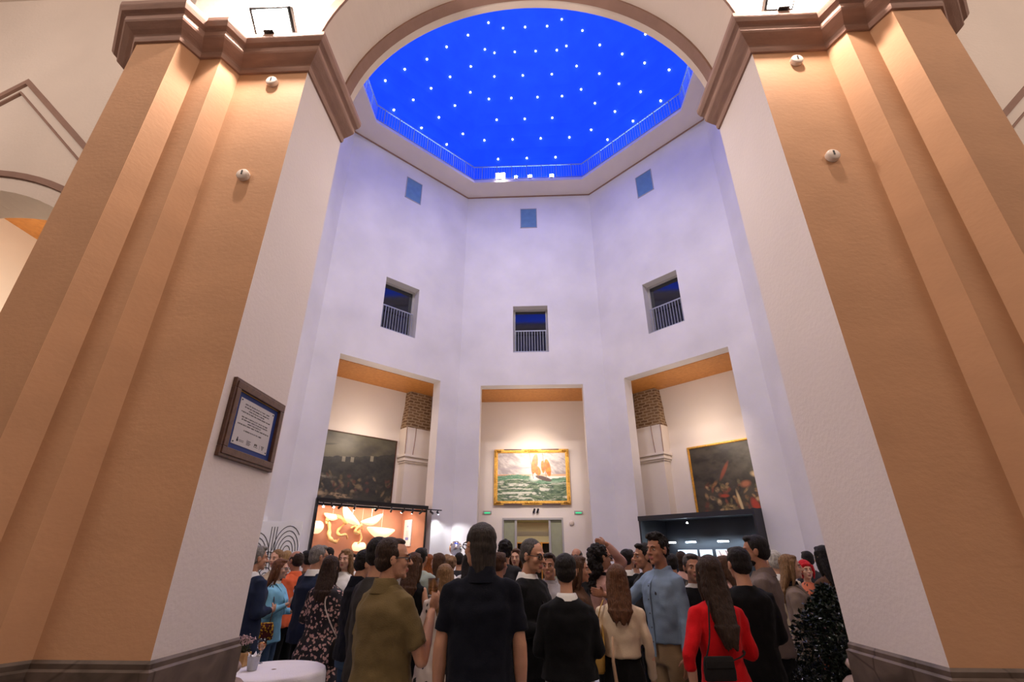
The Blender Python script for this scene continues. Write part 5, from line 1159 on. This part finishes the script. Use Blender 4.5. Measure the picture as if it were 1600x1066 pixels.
# items on the left table
FL=thing('flower_box','rough wooden box of tiny pink and white dried flowers on the left table','flower pot',(-2.42,4.62,.768))
FL.location=(-2.559,4.767,0.802)
mb=MB(); mb.box(-.06,.06,-.055,.055,0,.10); bevel(mb.build('planter_box',wood_mat('gold_box',(.30,.15,.05),(.45,.26,.10),6,(4,4,4),.6),FL),.004)
random.seed(8)
mb=MB(); 
tips=[]
for i in range(70):
    a=random.uniform(0,2*PI); r=random.uniform(0,.085); z=.13+random.uniform(0,.07)*(1-r*4)+.03; p=Vector((r*math.cos(a),r*math.sin(a),z)); tips.append(p); mb.tube([Vector((p.x*.4,p.y*.4,.09)),p],.0011,4)
mb.build('stems',fab('stem_green',(.05,.06,.025)),FL)
mb=MB()
for p in tips:
    for q in range(3): mb.ell(p+Vector((random.uniform(-.012,.012),random.uniform(-.012,.012),random.uniform(-.008,.010))),.0052,u=6,v=4)
mb.build('blossoms',fab('blossom_pink',(.55,.38,.38)),FL)['kind']='stuff'
mb=MB()
for i in range(60):
    a=random.uniform(0,2*PI); r=random.uniform(0,.06); mb.ell(Vector((r*math.cos(a),r*math.sin(a),.105+random.uniform(0,.03))),(.012,.012,.008),u=6,v=4)
mb.build('moss',fab('moss',(.03,.03,.015)),FL)['kind']='stuff'
BK=thing('metal_bucket','small galvanised bucket with a white napkin on the left table','bucket',(-2.357,4.598,0.802))
mb=MB(); mb.lathe([(.035,0),(.037,.003),(.050,.10),(.053,.103),(.048,.103),(.034,.006),(.001,.006)],n=28); mb.build('bucket_body',mat('galvanised',(.42,.43,.44),.4,.8,var=.1,vscale=20),BK,smooth=True)
mb=MB()
for q in range(5):
    a=q*1.3; mb.add([(.04*math.cos(a),.04*math.sin(a),.09),(.04*math.cos(a+1.2),.04*math.sin(a+1.2),.09),(.055*math.cos(a+.6),.055*math.sin(a+.6),.13),(0,0,.05)],[(0,1,2),(0,3,1),(0,2,3),(1,3,2)])
mb.build('napkin',M['paper'],BK)
wg=wineglass(Vector((-2.451,4.881,.888)),'wine glass of amber drink standing on the left table between flowers and clutch')
# ------------------------------------------------------------------ shrub in pot at the right pillar
SX,SY=2.536,4.800
sh=thing('potted_shrub','dark glossy-leaved shrub in a pot at the foot of the right pillar','plant',(SX,SY,0))
mb=MB(); mb.lathe([(.001,0),(.17,0),(.20,.05),(.24,.36),(.26,.38),(.26,.41),(.23,.41),(.22,.36),(.001,.36)],n=32); mb.build('pot',mat('terracotta_pot',(.16,.07,.045),.8,bump=.2,var=.15),sh,smooth=True)
random.seed(21); mb=MB(); leafm=mat('shrub_leaf',(.008,.016,.008),.28,var=.3,vscale=9); ends=[]
for i in range(26):
    a=random.uniform(0,2*PI); r=random.uniform(.1,.36); z=random.uniform(.75,1.40)-r*.6; p0=Vector((0,0,.36)); p1=Vector((r*.5*math.cos(a),r*.5*math.sin(a),(z+.36)/2+.1)); p2=Vector((r*math.cos(a),r*math.sin(a),z)); mb.tube([p0,p1,p2],[.009,.006,.003],6); ends.append((p0,p1,p2))
mb.build('stem',fab('bark',(.03,.02,.012)),sh)
mb=MB()
for i in range(6500):
    # dense crown
    a=random.uniform(0,2*PI); zz=random.random(); z=.42+1.0*zz; R_=.37*math.sin(PI*min(1,(.24+.74*zz)))**.85; r=R_*random.random()**.4
    r*=1+.15*math.sin(3*a+z*6)
    p=Vector((r*math.cos(a),r*math.sin(a),z)); u=Vector((random.gauss(0,1),random.gauss(0,1),random.gauss(0,.7))).normalized(); w=u.cross(Vector((random.gauss(0,1),random.gauss(0,1),random.gauss(0,1)))).normalized(); n_=u.cross(w); L=random.uniform(.032,.058); W=L*.27
    mb.add([p,p+u*L*.5+w*W+n_*.003,p+u*L,p+u*L*.5-w*W+n_*.003,p+u*L*.5-n_*.002],[(0,1,4),(1,2,4),(2,3,4),(3,0,4)])
mb.build('foliage',leafm,sh)['kind']='stuff'
# silver reflective balloon far back
bx,by,bz=-2.070,13.500,1.876
t=thing('silver_balloon','shiny silver balloon floating above heads before the white wall','balloon',(bx,by,bz))
mb=MB(); mb.ell((0,0,0),(.17,.17,.18),u=24,v=16); mb.build('balloon_skin',mat('mirror_foil',(.7,.7,.72),.12,1,var=.05),t,smooth=True)
mb=MB(); mb.tube([(0,0,-.18),(.02,0,-.6),(0,.01,-1.9)],.003,5); mb.build('string',M['paper'],t)
# ------------------------------------------------------------------ bake the sculpted meshes
bpy.context.view_layer.update(); dg=bpy.context.evaluated_depsgraph_get()
done=[]
for o,lips in PENDING:
    me=bpy.data.meshes.new_from_object(o.evaluated_get(dg),preserve_all_data_layers=False,depsgraph=dg); done.append((o,lips,me))
for o,lips,me in done:
    mats=[m for m in o.data.materials]; o.modifiers.clear(); o.data=me; me.materials.clear()
    for m in mats: me.materials.append(m)
    me.polygons.foreach_set('material_index',[0]*len(me.polygons)); me.polygons.foreach_set('use_smooth',[True]*len(me.polygons))
    if lips:
        c,R,sc_=lips; Ri=R.inverted()
        for p in me.polygons:
            d=p.center-c
            if abs(d.x)<.05 and abs(d.y)<.05 and abs(d.z)<.03:
                v=(Ri@d)/sc_
                if abs(v.x)<.024-.9*abs(v.z) and abs(v.z)<.011 and v.y>-.022: p.material_index=1
